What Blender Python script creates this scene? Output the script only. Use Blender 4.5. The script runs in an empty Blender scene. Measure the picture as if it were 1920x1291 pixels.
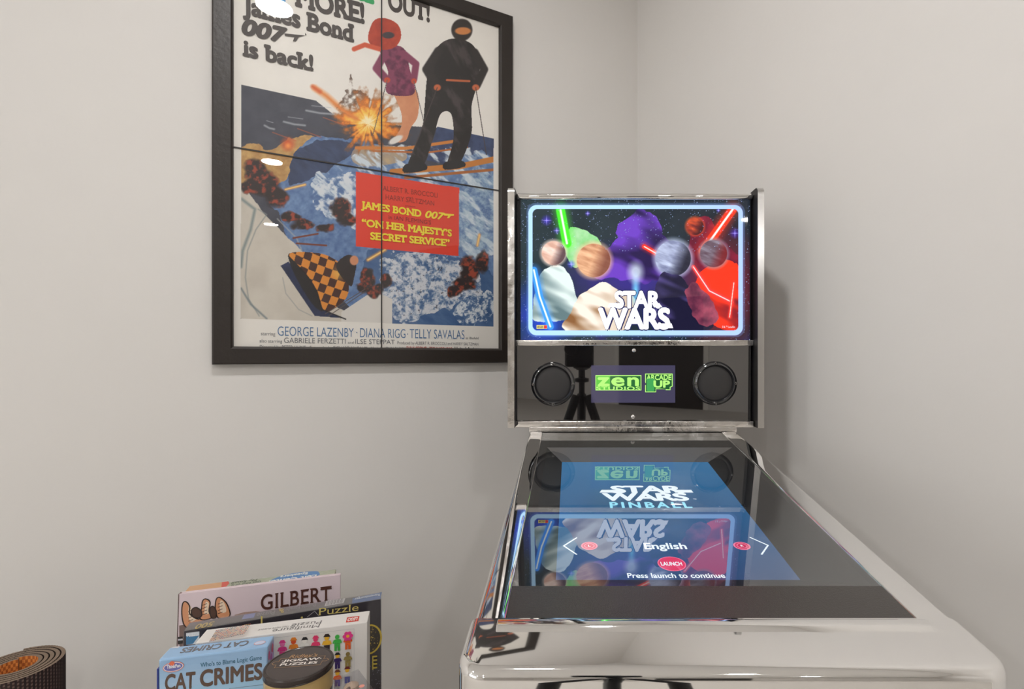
import bpy, bmesh, math, random
import numpy as np
from mathutils import Vector, Matrix

# ------------------------------------------------------------------ camera, world, exposure
S = bpy.context.scene
COL = S.collection
F, PX, PY, ZC = 1000.0, 1071.0, 668.0, 1.15          # focal length and principal point on the 1920x1291 frame
cam = bpy.data.objects.new('camera', bpy.data.cameras.new('camera'))
COL.objects.link(cam)
cam.location = (0, 0, ZC)
cam.rotation_euler = (math.pi / 2, 0, 0)
cam.data.sensor_fit = 'HORIZONTAL'
cam.data.sensor_width = 36
cam.data.lens = F / 1920 * 36
cam.data.shift_x = (960 - PX) / 1920
cam.data.shift_y = (PY - 645.5) / 1920
cam.data.clip_start = 0.01
S.camera = cam
S.view_settings.view_transform = 'Standard'
S.view_settings.look = 'None'
S.view_settings.exposure = 0.0
S.view_settings.gamma = 1.0
S.view_settings.use_curve_mapping = False
W = bpy.data.worlds.new('world')
S.world = W
W.use_nodes = True
W.node_tree.nodes['Background'].inputs[0].default_value = (0.9, 0.95, 1.0, 1)
W.node_tree.nodes['Background'].inputs[1].default_value = 0.3
S.cycles.max_bounces = 16
S.cycles.diffuse_bounces = 8
S.cycles.glossy_bounces = 8
S.cycles.transparent_max_bounces = 12
S.cycles.sample_clamp_indirect = 6.0
S.cycles.use_denoising = True
LIGHT_EMIT = 270.0
LIGHT_COL = (1.0, 0.985, 0.968)
FILL_EMIT = 1.6


def lin(c):
    out = []
    for x in c[:3]:
        x = x / 255.0
        out.append(x / 12.92 if x <= 0.04045 else ((x + 0.055) / 1.055) ** 2.4)
    return tuple(out)


# ------------------------------------------------------------------ materials
def nmat(name):
    m = bpy.data.materials.new(name)
    m.use_nodes = True
    return m, m.node_tree.nodes, m.node_tree.links, m.node_tree.nodes['Principled BSDF']


def pm(name, rgb, rough=0.5, metal=0.0, ior=None, spec=None, bump=None, rnoise=None):
    m, n, l, b = nmat(name)
    b.inputs['Base Color'].default_value = (*rgb, 1)
    b.inputs['Roughness'].default_value = rough
    b.inputs['Metallic'].default_value = metal
    if ior: b.inputs['IOR'].default_value = ior
    if spec is not None: b.inputs['Specular IOR Level'].default_value = spec
    if bump:
        sc, dist, det = bump
        tc = n.new('ShaderNodeTexCoord'); t = n.new('ShaderNodeTexNoise')
        t.inputs['Scale'].default_value = sc; t.inputs['Detail'].default_value = det
        bp = n.new('ShaderNodeBump'); bp.inputs['Distance'].default_value = dist
        l.new(tc.outputs['Object'], t.inputs['Vector']); l.new(t.outputs['Fac'], bp.inputs['Height'])
        l.new(bp.outputs['Normal'], b.inputs['Normal'])
    if rnoise:
        sc, r0, r1 = rnoise
        tc = n.new('ShaderNodeTexCoord'); t = n.new('ShaderNodeTexNoise')
        t.inputs['Scale'].default_value = sc; t.inputs['Detail'].default_value = 6
        mr = n.new('ShaderNodeMapRange'); mr.inputs[1].default_value = 0.4; mr.inputs[2].default_value = 0.7
        mr.inputs[3].default_value = r0; mr.inputs[4].default_value = r1
        l.new(tc.outputs['Object'], t.inputs['Vector']); l.new(t.outputs['Fac'], mr.inputs[0])
        l.new(mr.outputs[0], b.inputs['Roughness'])
    return m


def print_mat(name, rough=0.5, spec=0.5, emit=None, coat=0.0):
    m, n, l, b = nmat(name)
    a = n.new('ShaderNodeAttribute'); a.attribute_name = 'Col'
    b.inputs['Roughness'].default_value = rough
    b.inputs['Specular IOR Level'].default_value = spec
    b.inputs['Coat Weight'].default_value = coat
    if emit:
        b.inputs['Base Color'].default_value = (0.004, 0.004, 0.005, 1)
        l.new(a.outputs['Color'], b.inputs['Emission Color'])
        b.inputs['Emission Strength'].default_value = emit
    else:
        l.new(a.outputs['Color'], b.inputs['Base Color'])
    return m


def pane_mat(name, f0=0.04, tint=(1, 1, 1), rough=0.0):
    """thin clear pane: reflects more towards grazing angles, the same from both sides"""
    m, n, l, b = nmat(name)
    n.remove(b)
    out = n['Material Output']
    t = n.new('ShaderNodeBsdfTransparent'); t.inputs[0].default_value = (*tint, 1)
    g = n.new('ShaderNodeBsdfGlossy'); g.inputs['Roughness'].default_value = rough
    lw = n.new('ShaderNodeLayerWeight'); lw.inputs['Blend'].default_value = 0.5
    pw = n.new('ShaderNodeMath'); pw.operation = 'POWER'; pw.inputs[1].default_value = 5.0
    ma = n.new('ShaderNodeMath'); ma.operation = 'MULTIPLY_ADD'; ma.inputs[1].default_value = 1 - f0; ma.inputs[2].default_value = f0
    mx = n.new('ShaderNodeMixShader')
    l.new(lw.outputs['Facing'], pw.inputs[0]); l.new(pw.outputs[0], ma.inputs[0])
    l.new(ma.outputs[0], mx.inputs[0]); l.new(t.outputs[0], mx.inputs[1]); l.new(g.outputs[0], mx.inputs[2])
    l.new(mx.outputs[0], out.inputs['Surface'])
    return m


def wall_mat(name, rgb):
    m, n, l, b = nmat(name)
    tc = n.new('ShaderNodeTexCoord')
    t1 = n.new('ShaderNodeTexNoise'); t1.inputs['Scale'].default_value = 3.0; t1.inputs['Detail'].default_value = 4
    t2 = n.new('ShaderNodeTexNoise'); t2.inputs['Scale'].default_value = 14.0; t2.inputs['Detail'].default_value = 3
    mixc = n.new('ShaderNodeMix'); mixc.data_type = 'RGBA'
    mixc.inputs[6].default_value = (*[c * 0.975 for c in rgb], 1); mixc.inputs[7].default_value = (*[min(1, c * 1.025) for c in rgb], 1)
    l.new(tc.outputs['Object'], t1.inputs['Vector']); l.new(tc.outputs['Object'], t2.inputs['Vector'])
    l.new(t1.outputs['Fac'], mixc.inputs[0]); l.new(mixc.outputs[2], b.inputs['Base Color'])
    bp = n.new('ShaderNodeBump'); bp.inputs['Distance'].default_value = 0.004; bp.inputs['Strength'].default_value = 0.35
    l.new(t2.outputs['Fac'], bp.inputs['Height']); l.new(bp.outputs['Normal'], b.inputs['Normal'])
    b.inputs['Roughness'].default_value = 0.75
    b.inputs['Specular IOR Level'].default_value = 0.2
    return m


M = {}
M['wall'] = wall_mat('wall_paint', (0.735, 0.715, 0.692))
M['ceiling'] = pm('ceiling_paint', (0.86, 0.855, 0.845), 0.9)
M['carpet'] = pm('carpet', (0.70, 0.665, 0.62), 0.95, bump=(400, 0.004, 3))
M['trim'] = pm('trim_paint', (0.80, 0.78, 0.74), 0.4)
M['dark_wood'] = pm('dark_wood', (0.02, 0.015, 0.012), 0.4)
M['chrome'] = pm('chrome', (0.86, 0.85, 0.84), 0.035, 1.0)
M['foil'] = pm('worn_foil', (0.82, 0.80, 0.78), 0.2, 1.0, rnoise=(35, 0.08, 0.35), bump=(60, 0.0008, 4))
M['steel'] = pm('brushed_steel', (0.66, 0.65, 0.64), 0.22, 1.0)
M['black_gloss'] = pm('black_acrylic', (0.006, 0.005, 0.005), 0.02, 0, ior=2.9)
M['black_matte'] = pm('black_vinyl', (0.012, 0.011, 0.011), 0.45)
M['black_deep'] = pm('black_board', (0.006, 0.006, 0.007), 0.6)
M['apron'] = pm('apron_board', (0.022, 0.016, 0.013), 0.27, 0, ior=1.75, bump=(700, 0.0003, 2))
M['grey_board'] = pm('grey_board', (0.22, 0.205, 0.19), 0.6)
M['plastic_ring'] = pm('ring_plastic', (0.012, 0.012, 0.014), 0.08, 0, ior=2.0)
M['grille'] = pm('grille_mesh', (0.028, 0.026, 0.026), 0.5)
M['playglass'] = pane_mat('playfield_glass', 0.27)
M['glazing'] = pane_mat('poster_glazing', 0.04)
M['acrylic'] = pane_mat('clear_acrylic', 0.05, (0.88, 0.88, 0.90))
M['frame'] = pm('frame_wood', (0.022, 0.016, 0.013), 0.42, bump=(90, 0.0006, 5))
M['print'] = print_mat('printed_paper', 0.55)
M['print_gloss'] = print_mat('printed_gloss', 0.28, 0.5, None, 0.15)
M['tin'] = print_mat('printed_tin', 0.25)
M['lit_print'] = print_mat('backlit_print', 0.02, 0.5, 1.3)
M['lcd'] = print_mat('lcd', 0.25, 0.4, 1.5)
M['dmd'] = print_mat('dot_display', 0.05, 1.0, 1.0)
M['paper'] = pm('page_paper', (0.75, 0.72, 0.66), 0.8)
M['camera_black'] = pm('camera_black', (0.004, 0.004, 0.005), 0.5)
M['wood'] = pm('bench_wood', (0.28, 0.18, 0.10), 0.5)


def emit_mat(name, rgb, s):
    m, n, l, b = nmat(name)
    b.inputs['Base Color'].default_value = (0.8, 0.8, 0.8, 1)
    b.inputs['Emission Color'].default_value = (*rgb, 1)
    b.inputs['Emission Strength'].default_value = s
    return m


M['lamp'] = emit_mat('lamp_diffuser', LIGHT_COL, LIGHT_EMIT)


# ------------------------------------------------------------------ mesh helpers
class MB:
    """collects faces (with a colour each) into ONE mesh object"""
    def __init__(s):
        s.v, s.f, s.c = [], [], []

    def add(s, verts, faces, col=(255, 255, 255), T=None):
        o = len(s.v)
        for p in verts:
            p = Vector(p)
            s.v.append(tuple(T @ p) if T is not None else tuple(p))
        lc = lin(col)
        for f in faces:
            s.f.append([i + o for i in f]); s.c.append(lc)
        return s

    def box(s, x0, x1, y0, y1, z0, z1, r=0.0, seg=2, col=(255, 255, 255), T=None):
        v, f = rbox(x0, x1, y0, y1, z0, z1, r, seg)
        return s.add(v, f, col, T)

    def build(s, name, mat, parent=None, smooth=35, bev=None):
        me = bpy.data.meshes.new(name)
        me.from_pydata(s.v, [], s.f)
        ca = me.color_attributes.new('Col', 'FLOAT_COLOR', 'CORNER')
        arr = np.ones((len(me.loops), 4), dtype=np.float32)
        i = 0
        for f, c in zip(s.f, s.c):
            k = len(f)
            arr[i:i + k, :3] = c
            i += k
        ca.data.foreach_set('color', arr.ravel())
        return link(name, me, mat, parent, smooth)


def link(name, me, mat, parent=None, smooth=35):
    me.materials.append(mat)
    if smooth:
        me.polygons.foreach_set('use_smooth', [True] * len(me.polygons))
        me.set_sharp_from_angle(angle=math.radians(smooth))
    me.update()
    o = bpy.data.objects.new(name, me)
    COL.objects.link(o)
    if parent is not None:
        o.parent = parent
        b, q = Vector((0, 0, 0)), parent
        while q is not None:
            b += q.location; q = q.parent
        # geometry is given in world coordinates, so shift back by what the parents add
        me.transform(Matrix.Translation(-b))
    return o


def bm_out(bm):
    bm.verts.ensure_lookup_table()
    bm.verts.index_update()
    v = [tuple(p.co) for p in bm.verts]
    f = [[q.index for q in fc.verts] for fc in bm.faces]
    bm.free()
    return v, f


def rbox(x0, x1, y0, y1, z0, z1, r=0.0, seg=2):
    bm = bmesh.new()
    bmesh.ops.create_cube(bm, size=1)
    for p in bm.verts:
        p.co = ((x0 + x1) / 2 + p.co.x * (x1 - x0), (y0 + y1) / 2 + p.co.y * (y1 - y0), (z0 + z1) / 2 + p.co.z * (z1 - z0))
    if r > 0:
        bmesh.ops.bevel(bm, geom=bm.edges[:], offset=r, segments=seg, affect='EDGES', profile=0.5)
    return bm_out(bm)


def lathe(profile, n=48, closed=False):
    """profile of (radius, z) turned about z"""
    v, f = [], []
    m = len(profile)
    for i in range(n):
        a = 2 * math.pi * i / n
        for r, z in profile:
            v.append((r * math.cos(a), r * math.sin(a), z))
    for i in range(n):
        j = (i + 1) % n
        for k in range(m - 1):
            f.append([i * m + k, j * m + k, j * m + k + 1, i * m + k + 1])
    if profile[0][0] > 1e-6: f.append([i * m for i in range(n)][::-1])
    if profile[-1][0] > 1e-6: f.append([i * m + m - 1 for i in range(n)])
    return v, f


def tube(pts, r, n=10):
    pts = [Vector(p) for p in pts]
    rr = r if isinstance(r, (list, tuple)) else [r] * len(pts)
    v, f = [], []
    for i, p in enumerate(pts):
        d = (pts[min(i + 1, len(pts) - 1)] - pts[max(i - 1, 0)]).normalized()
        a = d.orthogonal().normalized(); b = d.cross(a)
        for k in range(n):
            t = 2 * math.pi * k / n
            v.append(tuple(p + (a * math.cos(t) + b * math.sin(t)) * rr[i]))
    for i in range(len(pts) - 1):
        for k in range(n):
            f.append([i * n + k, i * n + (k + 1) % n, (i + 1) * n + (k + 1) % n, (i + 1) * n + k])
    f.append(list(range(n))[::-1]); f.append([(len(pts) - 1) * n + k for k in range(n)])
    return v, f


def empty(name, loc, label, cat, group=None):
    o = bpy.data.objects.new(name, None)
    COL.objects.link(o)
    o.location = loc
    o.empty_display_size = 0.05
    return tag(o, label, cat, group)


def tag(o, label, cat, group=None):
    o['label'] = label; o['category'] = cat
    if group: o['group'] = group
    return o


def struct(o):
    o['kind'] = 'structure'
    return o


# ------------------------------------------------------------------ flat lettering and print helpers
_glyph = {}


def glyphs(s, bold=0.0, slab=0.0, shear=0.0, space=1.0):
    key = (s, bold, slab, shear, space)
    if key in _glyph: return _glyph[key]
    cu = bpy.data.curves.new('t', 'FONT')
    cu.body = s; cu.offset = min(bold, 0.0); cu.size = 1.0; cu.shear = shear; cu.space_character = space
    cu.resolution_u = 4
    ob = bpy.data.objects.new('t', cu)
    COL.objects.link(ob)
    dg = bpy.context.evaluated_depsgraph_get()
    me = bpy.data.meshes.new_from_object(ob.evaluated_get(dg))
    v = [(p.co.x, p.co.y, 0) for p in me.vertices]
    f = [list(p.vertices) for p in me.polygons]
    if slab > 0 and v:
        cnt, ns = {}, 0
        for p in f:
            for i in range(len(p)):
                a, b = p[i], p[(i + 1) % len(p)]
                cnt.setdefault((min(a, b), max(a, b)), []).append(p)
        e_, t_ = slab, slab * 1.35
        for (a, b), ps in cnt.items():
            if len(ps) != 1: continue
            (xa, ya), (xb, yb) = v[a][:2], v[b][:2]
            if abs(ya - yb) > 0.004 or abs(xa - xb) < 0.06: continue
            yc = sum(v[k][1] for k in ps[0]) / len(ps[0])
            y = (ya + yb) / 2
            bottom = yc > y
            if bottom and abs(y) > 0.03: continue
            if not bottom and y < 0.45: continue
            x0, x1 = min(xa, xb) - e_, max(xa, xb) + e_
            y0, y1 = (y, y + t_) if bottom else (y - t_, y)
            o = len(v); ns += 1
            q_ = 1 + ns % 3
            v += [(x0, y0, q_), (x1, y0, q_), (x1, y1, q_), (x0, y1, q_)]
            f.append([o, o + 1, o + 2, o + 3])
    if bold > 0 and v:                                # heavier strokes: the outline laid eight times around itself
        v0, f0 = list(v), list(f)
        for k in range(8):
            dx, dy = bold * math.cos(k * math.pi / 4), bold * math.sin(k * math.pi / 4)
            o = len(v)
            v += [(x + dx, y + dy, z + 4 * (k + 1)) for x, y, z in v0]
            f += [[i + o for i in q] for q in f0]
    bpy.data.objects.remove(ob); bpy.data.curves.remove(cu); bpy.data.meshes.remove(me)
    _glyph[key] = (v, f)
    return v, f


def cap_h():
    v, f = glyphs('H')
    return max(p[1] for p in v)


def ray(x, y):
    return Vector(((x - PX) / F, 1.0, (PY - y) / F))


CAM = Vector((0, 0, ZC))


class Plane:
    """a real flat surface: origin, two axes along it and its outward normal"""
    def __init__(s, O, U, V):
        s.O, s.U, s.V = Vector(O), Vector(U).normalized(), Vector(V).normalized()
        s.N = s.U.cross(s.V).normalized()
        if s.N.dot(CAM - s.O) < 0: s.N = -s.N
        s.k = 0

    def uv(s, x, y):
        d = ray(x, y)
        t = (s.O - CAM).dot(s.N) / d.dot(s.N)
        p = CAM + d * t - s.O
        return Vector((p.dot(s.U), p.dot(s.V)))

    def P(s, u, v, n=0.0):
        return s.O + s.U * u + s.V * v + s.N * n


STEP = 3e-5


class Art:
    """flat print laid on a Plane, collected in an MB; every shape lies a hair above the last"""
    def __init__(s, plane, mb=None, base=0.0002):
        s.p, s.mb, s.h = plane, mb or MB(), base

    def up(s):
        s.h += STEP
        return s.h

    def poly_uv(s, pts, col):
        h = s.up()
        s.mb.add([s.p.P(u, v, h) for u, v in pts], [list(range(len(pts)))], col)

    def poly(s, pts, col):
        s.poly_uv([s.p.uv(*q) for q in pts], col)

    def ell_uv(s, c, ru, rv, col, n=28, rot=0.0, a0=0, a1=360):
        pts = []
        for i in range(n):
            a = math.radians(a0 + (a1 - a0) * i / (n if a1 - a0 == 360 else n - 1))
            x, y = ru * math.cos(a), rv * math.sin(a)
            pts.append((c[0] + x * math.cos(rot) - y * math.sin(rot), c[1] + x * math.sin(rot) + y * math.cos(rot)))
        s.poly_uv(pts, col)

    def line_uv(s, pts, w, col, closed=False):
        pts = [Vector((q[0], q[1])) for q in pts]
        h = s.up()
        k = len(pts)
        for i in range(k if closed else k - 1):
            a, b = pts[i], pts[(i + 1) % k]
            d = (b - a)
            if d.length < 1e-7: continue
            d.normalize(); q = Vector((-d.y, d.x)) * w / 2
            a2, b2 = a - d * w * 0.3, b + d * w * 0.3
            s.mb.add([s.p.P(*z, h) for z in (a2 - q, b2 - q, b2 + q, a2 + q)], [[0, 1, 2, 3]], col)

    def line(s, pts, w, col, closed=False):
        s.line_uv([s.p.uv(*q) for q in pts], w, col, closed)

    def text_uv(s, t, A, B, h, col, flip=False, fit=True, **kw):
        """lettering from A to B along the baseline with cap height h"""
        v, f = glyphs(t, **kw)
        if not v: return
        A, B = Vector(A), Vector(B)
        d = (B - A); L = d.length; d.normalize()
        q = Vector((-d.y, d.x)) * (-1 if flip else 1)
        x0 = min(p[0] for p in v); x1 = max(p[0] for p in v)
        sx = L / (x1 - x0); sy = h / cap_h()
        hh = s.up()
        s.mb.add([s.p.P(*(A + d * (x - x0) * sx + q * y * sy), hh + z * 5e-6) for x, y, z in v], f, col)
        s.h += max(p[2] for p in v) * 5e-6

    def text(s, t, a, b, cap, col, **kw):
        """same, with the ends of the baseline and the cap height read off the photograph"""
        A, B = s.p.uv(*a), s.p.uv(*b)
        m = ((a[0] + b[0]) / 2, (a[1] + b[1]) / 2)
        Mv, C = s.p.uv(*m), s.p.uv(m[0], m[1] - cap)
        d = (B - A).normalized()
        h = (C - Mv).dot(Vector((-d.y, d.x)))
        s.text_uv(t, A, B, abs(h), col, flip=h < 0, **kw)


class Paint:
    """a fine grid over a Plane whose vertex colours are painted by numpy functions"""
    def __init__(s, plane, u0, u1, v0, v1, nu, nv, bg, seed=1):
        s.p, s.nu, s.nv = plane, nu, nv
        u = np.linspace(u0, u1, nu); v = np.linspace(v0, v1, nv)
        s.U, s.V = np.meshgrid(u, v)
        O, A, B = plane.O, plane.U, plane.V
        X = O.x + A.x * s.U + B.x * s.V; Y = O.y + A.y * s.U + B.y * s.V; Z = O.z + A.z * s.U + B.z * s.V
        s.co = np.stack([X, Y, Z], -1)
        s.X = PX + F * X / Y; s.Y = PY - F * (Z - ZC) / Y
        s.C = np.zeros((nv, nu, 3)) + np.array(bg) / 255.0
        s.rng = np.random.default_rng(seed)

    def noise(s, scale, octaves=4, sx=1.0, ang=0.0, gain=0.55):
        ca, sa = math.cos(ang), math.sin(ang)
        x = (s.X * ca + s.Y * sa) / scale / sx; y = (-s.X * sa + s.Y * ca) / scale
        out = np.zeros_like(x); amp, tot = 1.0, 0.0
        for _ in range(octaves):
            g = s.rng.random((256, 256))
            xi, yi = np.floor(x).astype(int), np.floor(y).astype(int)
            fx, fy = x - xi, y - yi
            fx = fx * fx * (3 - 2 * fx); fy = fy * fy * (3 - 2 * fy)
            a = g[yi % 256, xi % 256]; b = g[yi % 256, (xi + 1) % 256]
            c = g[(yi + 1) % 256, xi % 256]; d = g[(yi + 1) % 256, (xi + 1) % 256]
            out += amp * ((a * (1 - fx) + b * fx) * (1 - fy) + (c * (1 - fx) + d * fx) * fy)
            tot += amp; amp *= gain; x, y = x * 2.03, y * 2.03
        return out / tot

    def mask(s, pts, warp=None):
        X, Y = (s.X, s.Y) if warp is None else (s.X + warp[0], s.Y + warp[1])
        ins = np.zeros(X.shape, bool)
        n = len(pts)
        for i in range(n):
            x0, y0 = pts[i]; x1, y1 = pts[(i + 1) % n]
            if y0 == y1: continue
            c = (Y >= min(y0, y1)) & (Y < max(y0, y1)) & (X < (x1 - x0) * (Y - y0) / (y1 - y0) + x0)
            ins ^= c
        return ins.astype(float)

    def mix(s, m, col):
        c = np.array(col) / 255.0 if not isinstance(col, np.ndarray) else col
        m = np.clip(m, 0, 1)[..., None]
        s.C = s.C * (1 - m) + c * m

    def fill(s, pts, col, col2=None, nz=None, warp=None, a=1.0):
        m = s.mask(pts, warp)
        if col2 is not None:
            t = np.clip(nz, 0, 1)[..., None]
            c = (np.array(col) * (1 - t) + np.array(col2) * t) / 255.0
            s.mix(m * a, c)
        else:
            s.mix(m * a, col)

    def ell(s, x, y, rx, ry, col, soft=0.1, rot=0.0, a=1.0):
        ca, sa = math.cos(rot), math.sin(rot)
        dx, dy = s.X - x, s.Y - y
        d = np.sqrt(((dx * ca + dy * sa) / rx) ** 2 + ((-dx * sa + dy * ca) / ry) ** 2)
        s.mix(np.clip((1 - d) / max(soft, 1e-3), 0, 1) * a, col)

    def stroke(s, pts, w, col, soft=0.3, a=1.0):
        best = np.full(s.X.shape, 1e9)
        for (x0, y0), (x1, y1) in zip(pts[:-1], pts[1:]):
            L = (x1 - x0) ** 2 + (y1 - y0) ** 2 + 1e-9
            t = np.clip(((s.X - x0) * (x1 - x0) + (s.Y - y0) * (y1 - y0)) / L, 0, 1)
            best = np.minimum(best, np.hypot(s.X - x0 - t * (x1 - x0), s.Y - y0 - t * (y1 - y0)))
        s.mix(np.clip((w / 2 - best) / (w / 2 * soft + 1e-6), 0, 1) * a, col)

    def build(s, name, mat, parent):
        nv, nu = s.nv, s.nu
        me = bpy.data.meshes.new(name)
        idx = np.arange(nv * nu).reshape(nv, nu)
        q = np.stack([idx[:-1, :-1], idx[:-1, 1:], idx[1:, 1:], idx[1:, :-1]], -1).reshape(-1, 4)
        flipn = s.p.U.cross(s.p.V).dot(s.p.N) < 0
        if flipn: q = q[:, ::-1]
        me.vertices.add(nv * nu); me.vertices.foreach_set('co', s.co.reshape(-1).astype(np.float32))
        me.loops.add(q.size); me.loops.foreach_set('vertex_index', q.reshape(-1).astype(np.int32))
        me.polygons.add(len(q)); me.polygons.foreach_set('loop_start', np.arange(0, q.size, 4, dtype=np.int32))
        me.update(calc_edges=True)
        c = np.clip(s.C, 0, 4)
        L = np.where(c <= 0.04045, c / 12.92, ((c + 0.055) / 1.055) ** 2.4)
        arr = np.ones((nv * nu, 4), np.float32); arr[:, :3] = L.reshape(-1, 3)
        ca = me.color_attributes.new('Col', 'FLOAT_COLOR', 'POINT')
        ca.data.foreach_set('color', arr.ravel())
        return link(name, me, mat, parent, 0)


def crv(pts, n=6, closed=True):
    """smooth a closed outline"""
    out = []; k = len(pts)
    for i in range(k):
        p0, p1, p2, p3 = pts[i - 1], pts[i], pts[(i + 1) % k], pts[(i + 2) % k]
        for j in range(n):
            t = j / n
            out.append(tuple(0.5 * (2 * p1[a] + (p2[a] - p0[a]) * t + (2 * p0[a] - 5 * p1[a] + 4 * p2[a] - p3[a]) * t * t
                                    + (3 * p1[a] - p0[a] - 3 * p2[a] + p3[a]) * t ** 3) for a in (0, 1)))
    return out


# ------------------------------------------------------------------ the room
TH = math.atan(1.765)
D = Vector((math.sin(TH), math.cos(TH), 0))          # along the poster wall, towards the corner
E = Vector((math.cos(TH), -math.sin(TH), 0))         # along the other wall, away from the corner (= the poster wall's normal)
KW = 3067.0
DF, DW = 1.512, 1.534                                # camera to frame front, camera to poster wall
yc = KW * DW / DF / (2836 - 1195.5)
CORNER = Vector(((1195.5 - PX) / F * yc, yc, 0))
CEIL = ZC + 1.5
AMAX, BMAX = 6.6, 8.6


def room(a, b, z=0.0):
    return CORNER - D * a + E * b + Vector((0, 0, z))


def slab(name, pts, thick, mat, inward):
    """flat panel through pts with its thickness on the side away from the room"""
    mb = MB()
    n = Vector(inward) * -thick
    v = [Vector(p) for p in pts] + [Vector(p) + n for p in pts]
    k = len(pts)
    mb.add(v, [list(range(k)), list(range(k, 2 * k))[::-1]] + [[i, (i + 1) % k, (i + 1) % k + k, i + k] for i in range(k)])
    return struct(mb.build(name, mat, None, 0))


def quad(f, a0, a1, b0, b1):
    return [f(a0, b0), f(a1, b0), f(a1, b1), f(a0, b1)]


slab('wall_left', [room(-0.1, 0, 0), room(AMAX + .1, 0, 0), room(AMAX + .1, 0, CEIL), room(-0.1, 0, CEIL)], 0.1, M['wall'], E)
slab('wall_right', [room(0, 0, 0), room(0, BMAX, 0), room(0, BMAX, CEIL), room(0, 0, CEIL)], 0.1, M['wall'], -D)
slab('wall_back', [room(0, BMAX, 0), room(AMAX, BMAX, 0), room(AMAX, BMAX, CEIL), room(0, BMAX, CEIL)], 0.1, M['wall'], -E)
slab('wall_front', [room(AMAX, 0, 0), room(AMAX, BMAX, 0), room(AMAX, BMAX, CEIL), room(AMAX, 0, CEIL)], 0.1, M['wall'], D)
slab('floor', quad(lambda a, b: room(a, b, 0), -.1, AMAX + .1, -.1, BMAX + .1), 0.1, M['carpet'], (0, 0, 1))
slab('ceiling', quad(lambda a, b: room(a, b, CEIL), -.1, AMAX + .1, -.1, BMAX + .1), 0.1, M['ceiling'], (0, 0, -1))


def board(name, a0, b0, a1, b1, z0, z1, depth, inward, mat, parent=None):
    mb = MB()
    p = [room(a0, b0, z0), room(a1, b1, z0), room(a1, b1, z1), room(a0, b0, z1)]
    n = Vector(inward) * depth
    v = p + [q + n for q in p]
    mb.add(v, [[0, 1, 2, 3], [7, 6, 5, 4]] + [[i, (i + 1) % 4, (i + 1) % 4 + 4, i + 4] for i in range(4)])
    return mb.build(name, mat, parent, 0)


struct(board('baseboard_left', 0, 0, AMAX, 0, 0, .11, .014, E, M['trim']))
struct(board('baseboard_right', 0, .014, 0, BMAX, 0, .11, .014, -D, M['trim']))
dr = struct(board('stand_in_door_1', 2.5, BMAX, 4.1, BMAX, 0, 2.2, .03, -E, M['dark_wood']))  # invented door, stands in for a person-like dark shape in the reflections
for i, (a0, a1, z0, z1) in enumerate([(2.41, 2.5, 0, 2.29), (4.1, 4.19, 0, 2.29), (2.5, 4.1, 2.2, 2.29)]):
    struct(board('trim_%d' % (i + 1), a0, BMAX, a1, BMAX, z0, z1, .02, -E, M['trim']))
w1 = struct(board('fill_pane_1', AMAX - .004, .7, AMAX - .004, 3.4, .85, 2.25, .012, D, emit_mat('fill_glow', (0.88, 0.94, 1.0), FILL_EMIT)))  # unseen glowing pane, added as soft fill light for the walls
for k, (b0, b1, z0, z1) in enumerate([(.62, .7, .77, 2.33), (3.4, 3.48, .77, 2.33), (.7, 3.4, .77, .85), (.7, 3.4, 2.25, 2.33), (2.02, 2.08, .85, 2.25)]):
    board('fill_pane_frame', AMAX - .001, b0, AMAX - .001, b1, z0, z1, .035, D, M['trim'], w1)

# recessed ceiling lights: a row over the camera square to the poster wall, a second row beyond it
LN = {(0, 0): 'round recessed ceiling light mirrored topmost in the poster glass',
      (0, 1): 'round recessed ceiling light mirrored halfway down the poster glass',
      (0, 2): 'round recessed ceiling light mirrored lowest in the poster glass'}
REST = 'unseen round recessed ceiling light of the far rows behind the camera'
for i, a in enumerate((1.12, 3.25, 5.4)):  # the third row is unseen, added to even out the wall light
    for j, b in enumerate((1.11, 3.2, 5.43, 7.6)):
        if (i, j) in ((0, 3), (1, 2), (1, 3), (2, 3)): continue
        p = room(a, b, CEIL)
        e = empty('ceiling_light', p, LN.get((i, j), REST), 'ceiling light', 'recessed ceiling lights')
        T = Matrix.Translation(p)
        v, f = lathe([(0.071, -0.001), (0.076, -0.006), (0.092, -0.004), (0.095, 0.0), (0.095, 0.0)], 40)
        v, f = lathe([(0.095, -0.0005), (0.092, -0.005), (0.078, -0.007), (0.070, -0.003)], 40)
        f = f[:-2]
        MB().add(v, f, T=T).build('trim_ring', M['trim'], e)
        v, f = lathe([(0.0, -0.004), (0.071, -0.004), (0.071, -0.001), (0.0, -0.001)], 40)
        MB().add(v, f, T=T).build('diffuser', M['lamp'], e)

# ------------------------------------------------------------------ framed poster on the left wall
def wall_pt(s, n, z):
    """s along the wall towards the corner from the foot of the camera, n out of the wall"""
    return -E * DW + D * s + E * n + Vector((0, 0, z))


def s_of(x, dist):
    d = ray(x, PY); k = dist / (-d.dot(E))
    return (d * k).dot(D)


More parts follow.
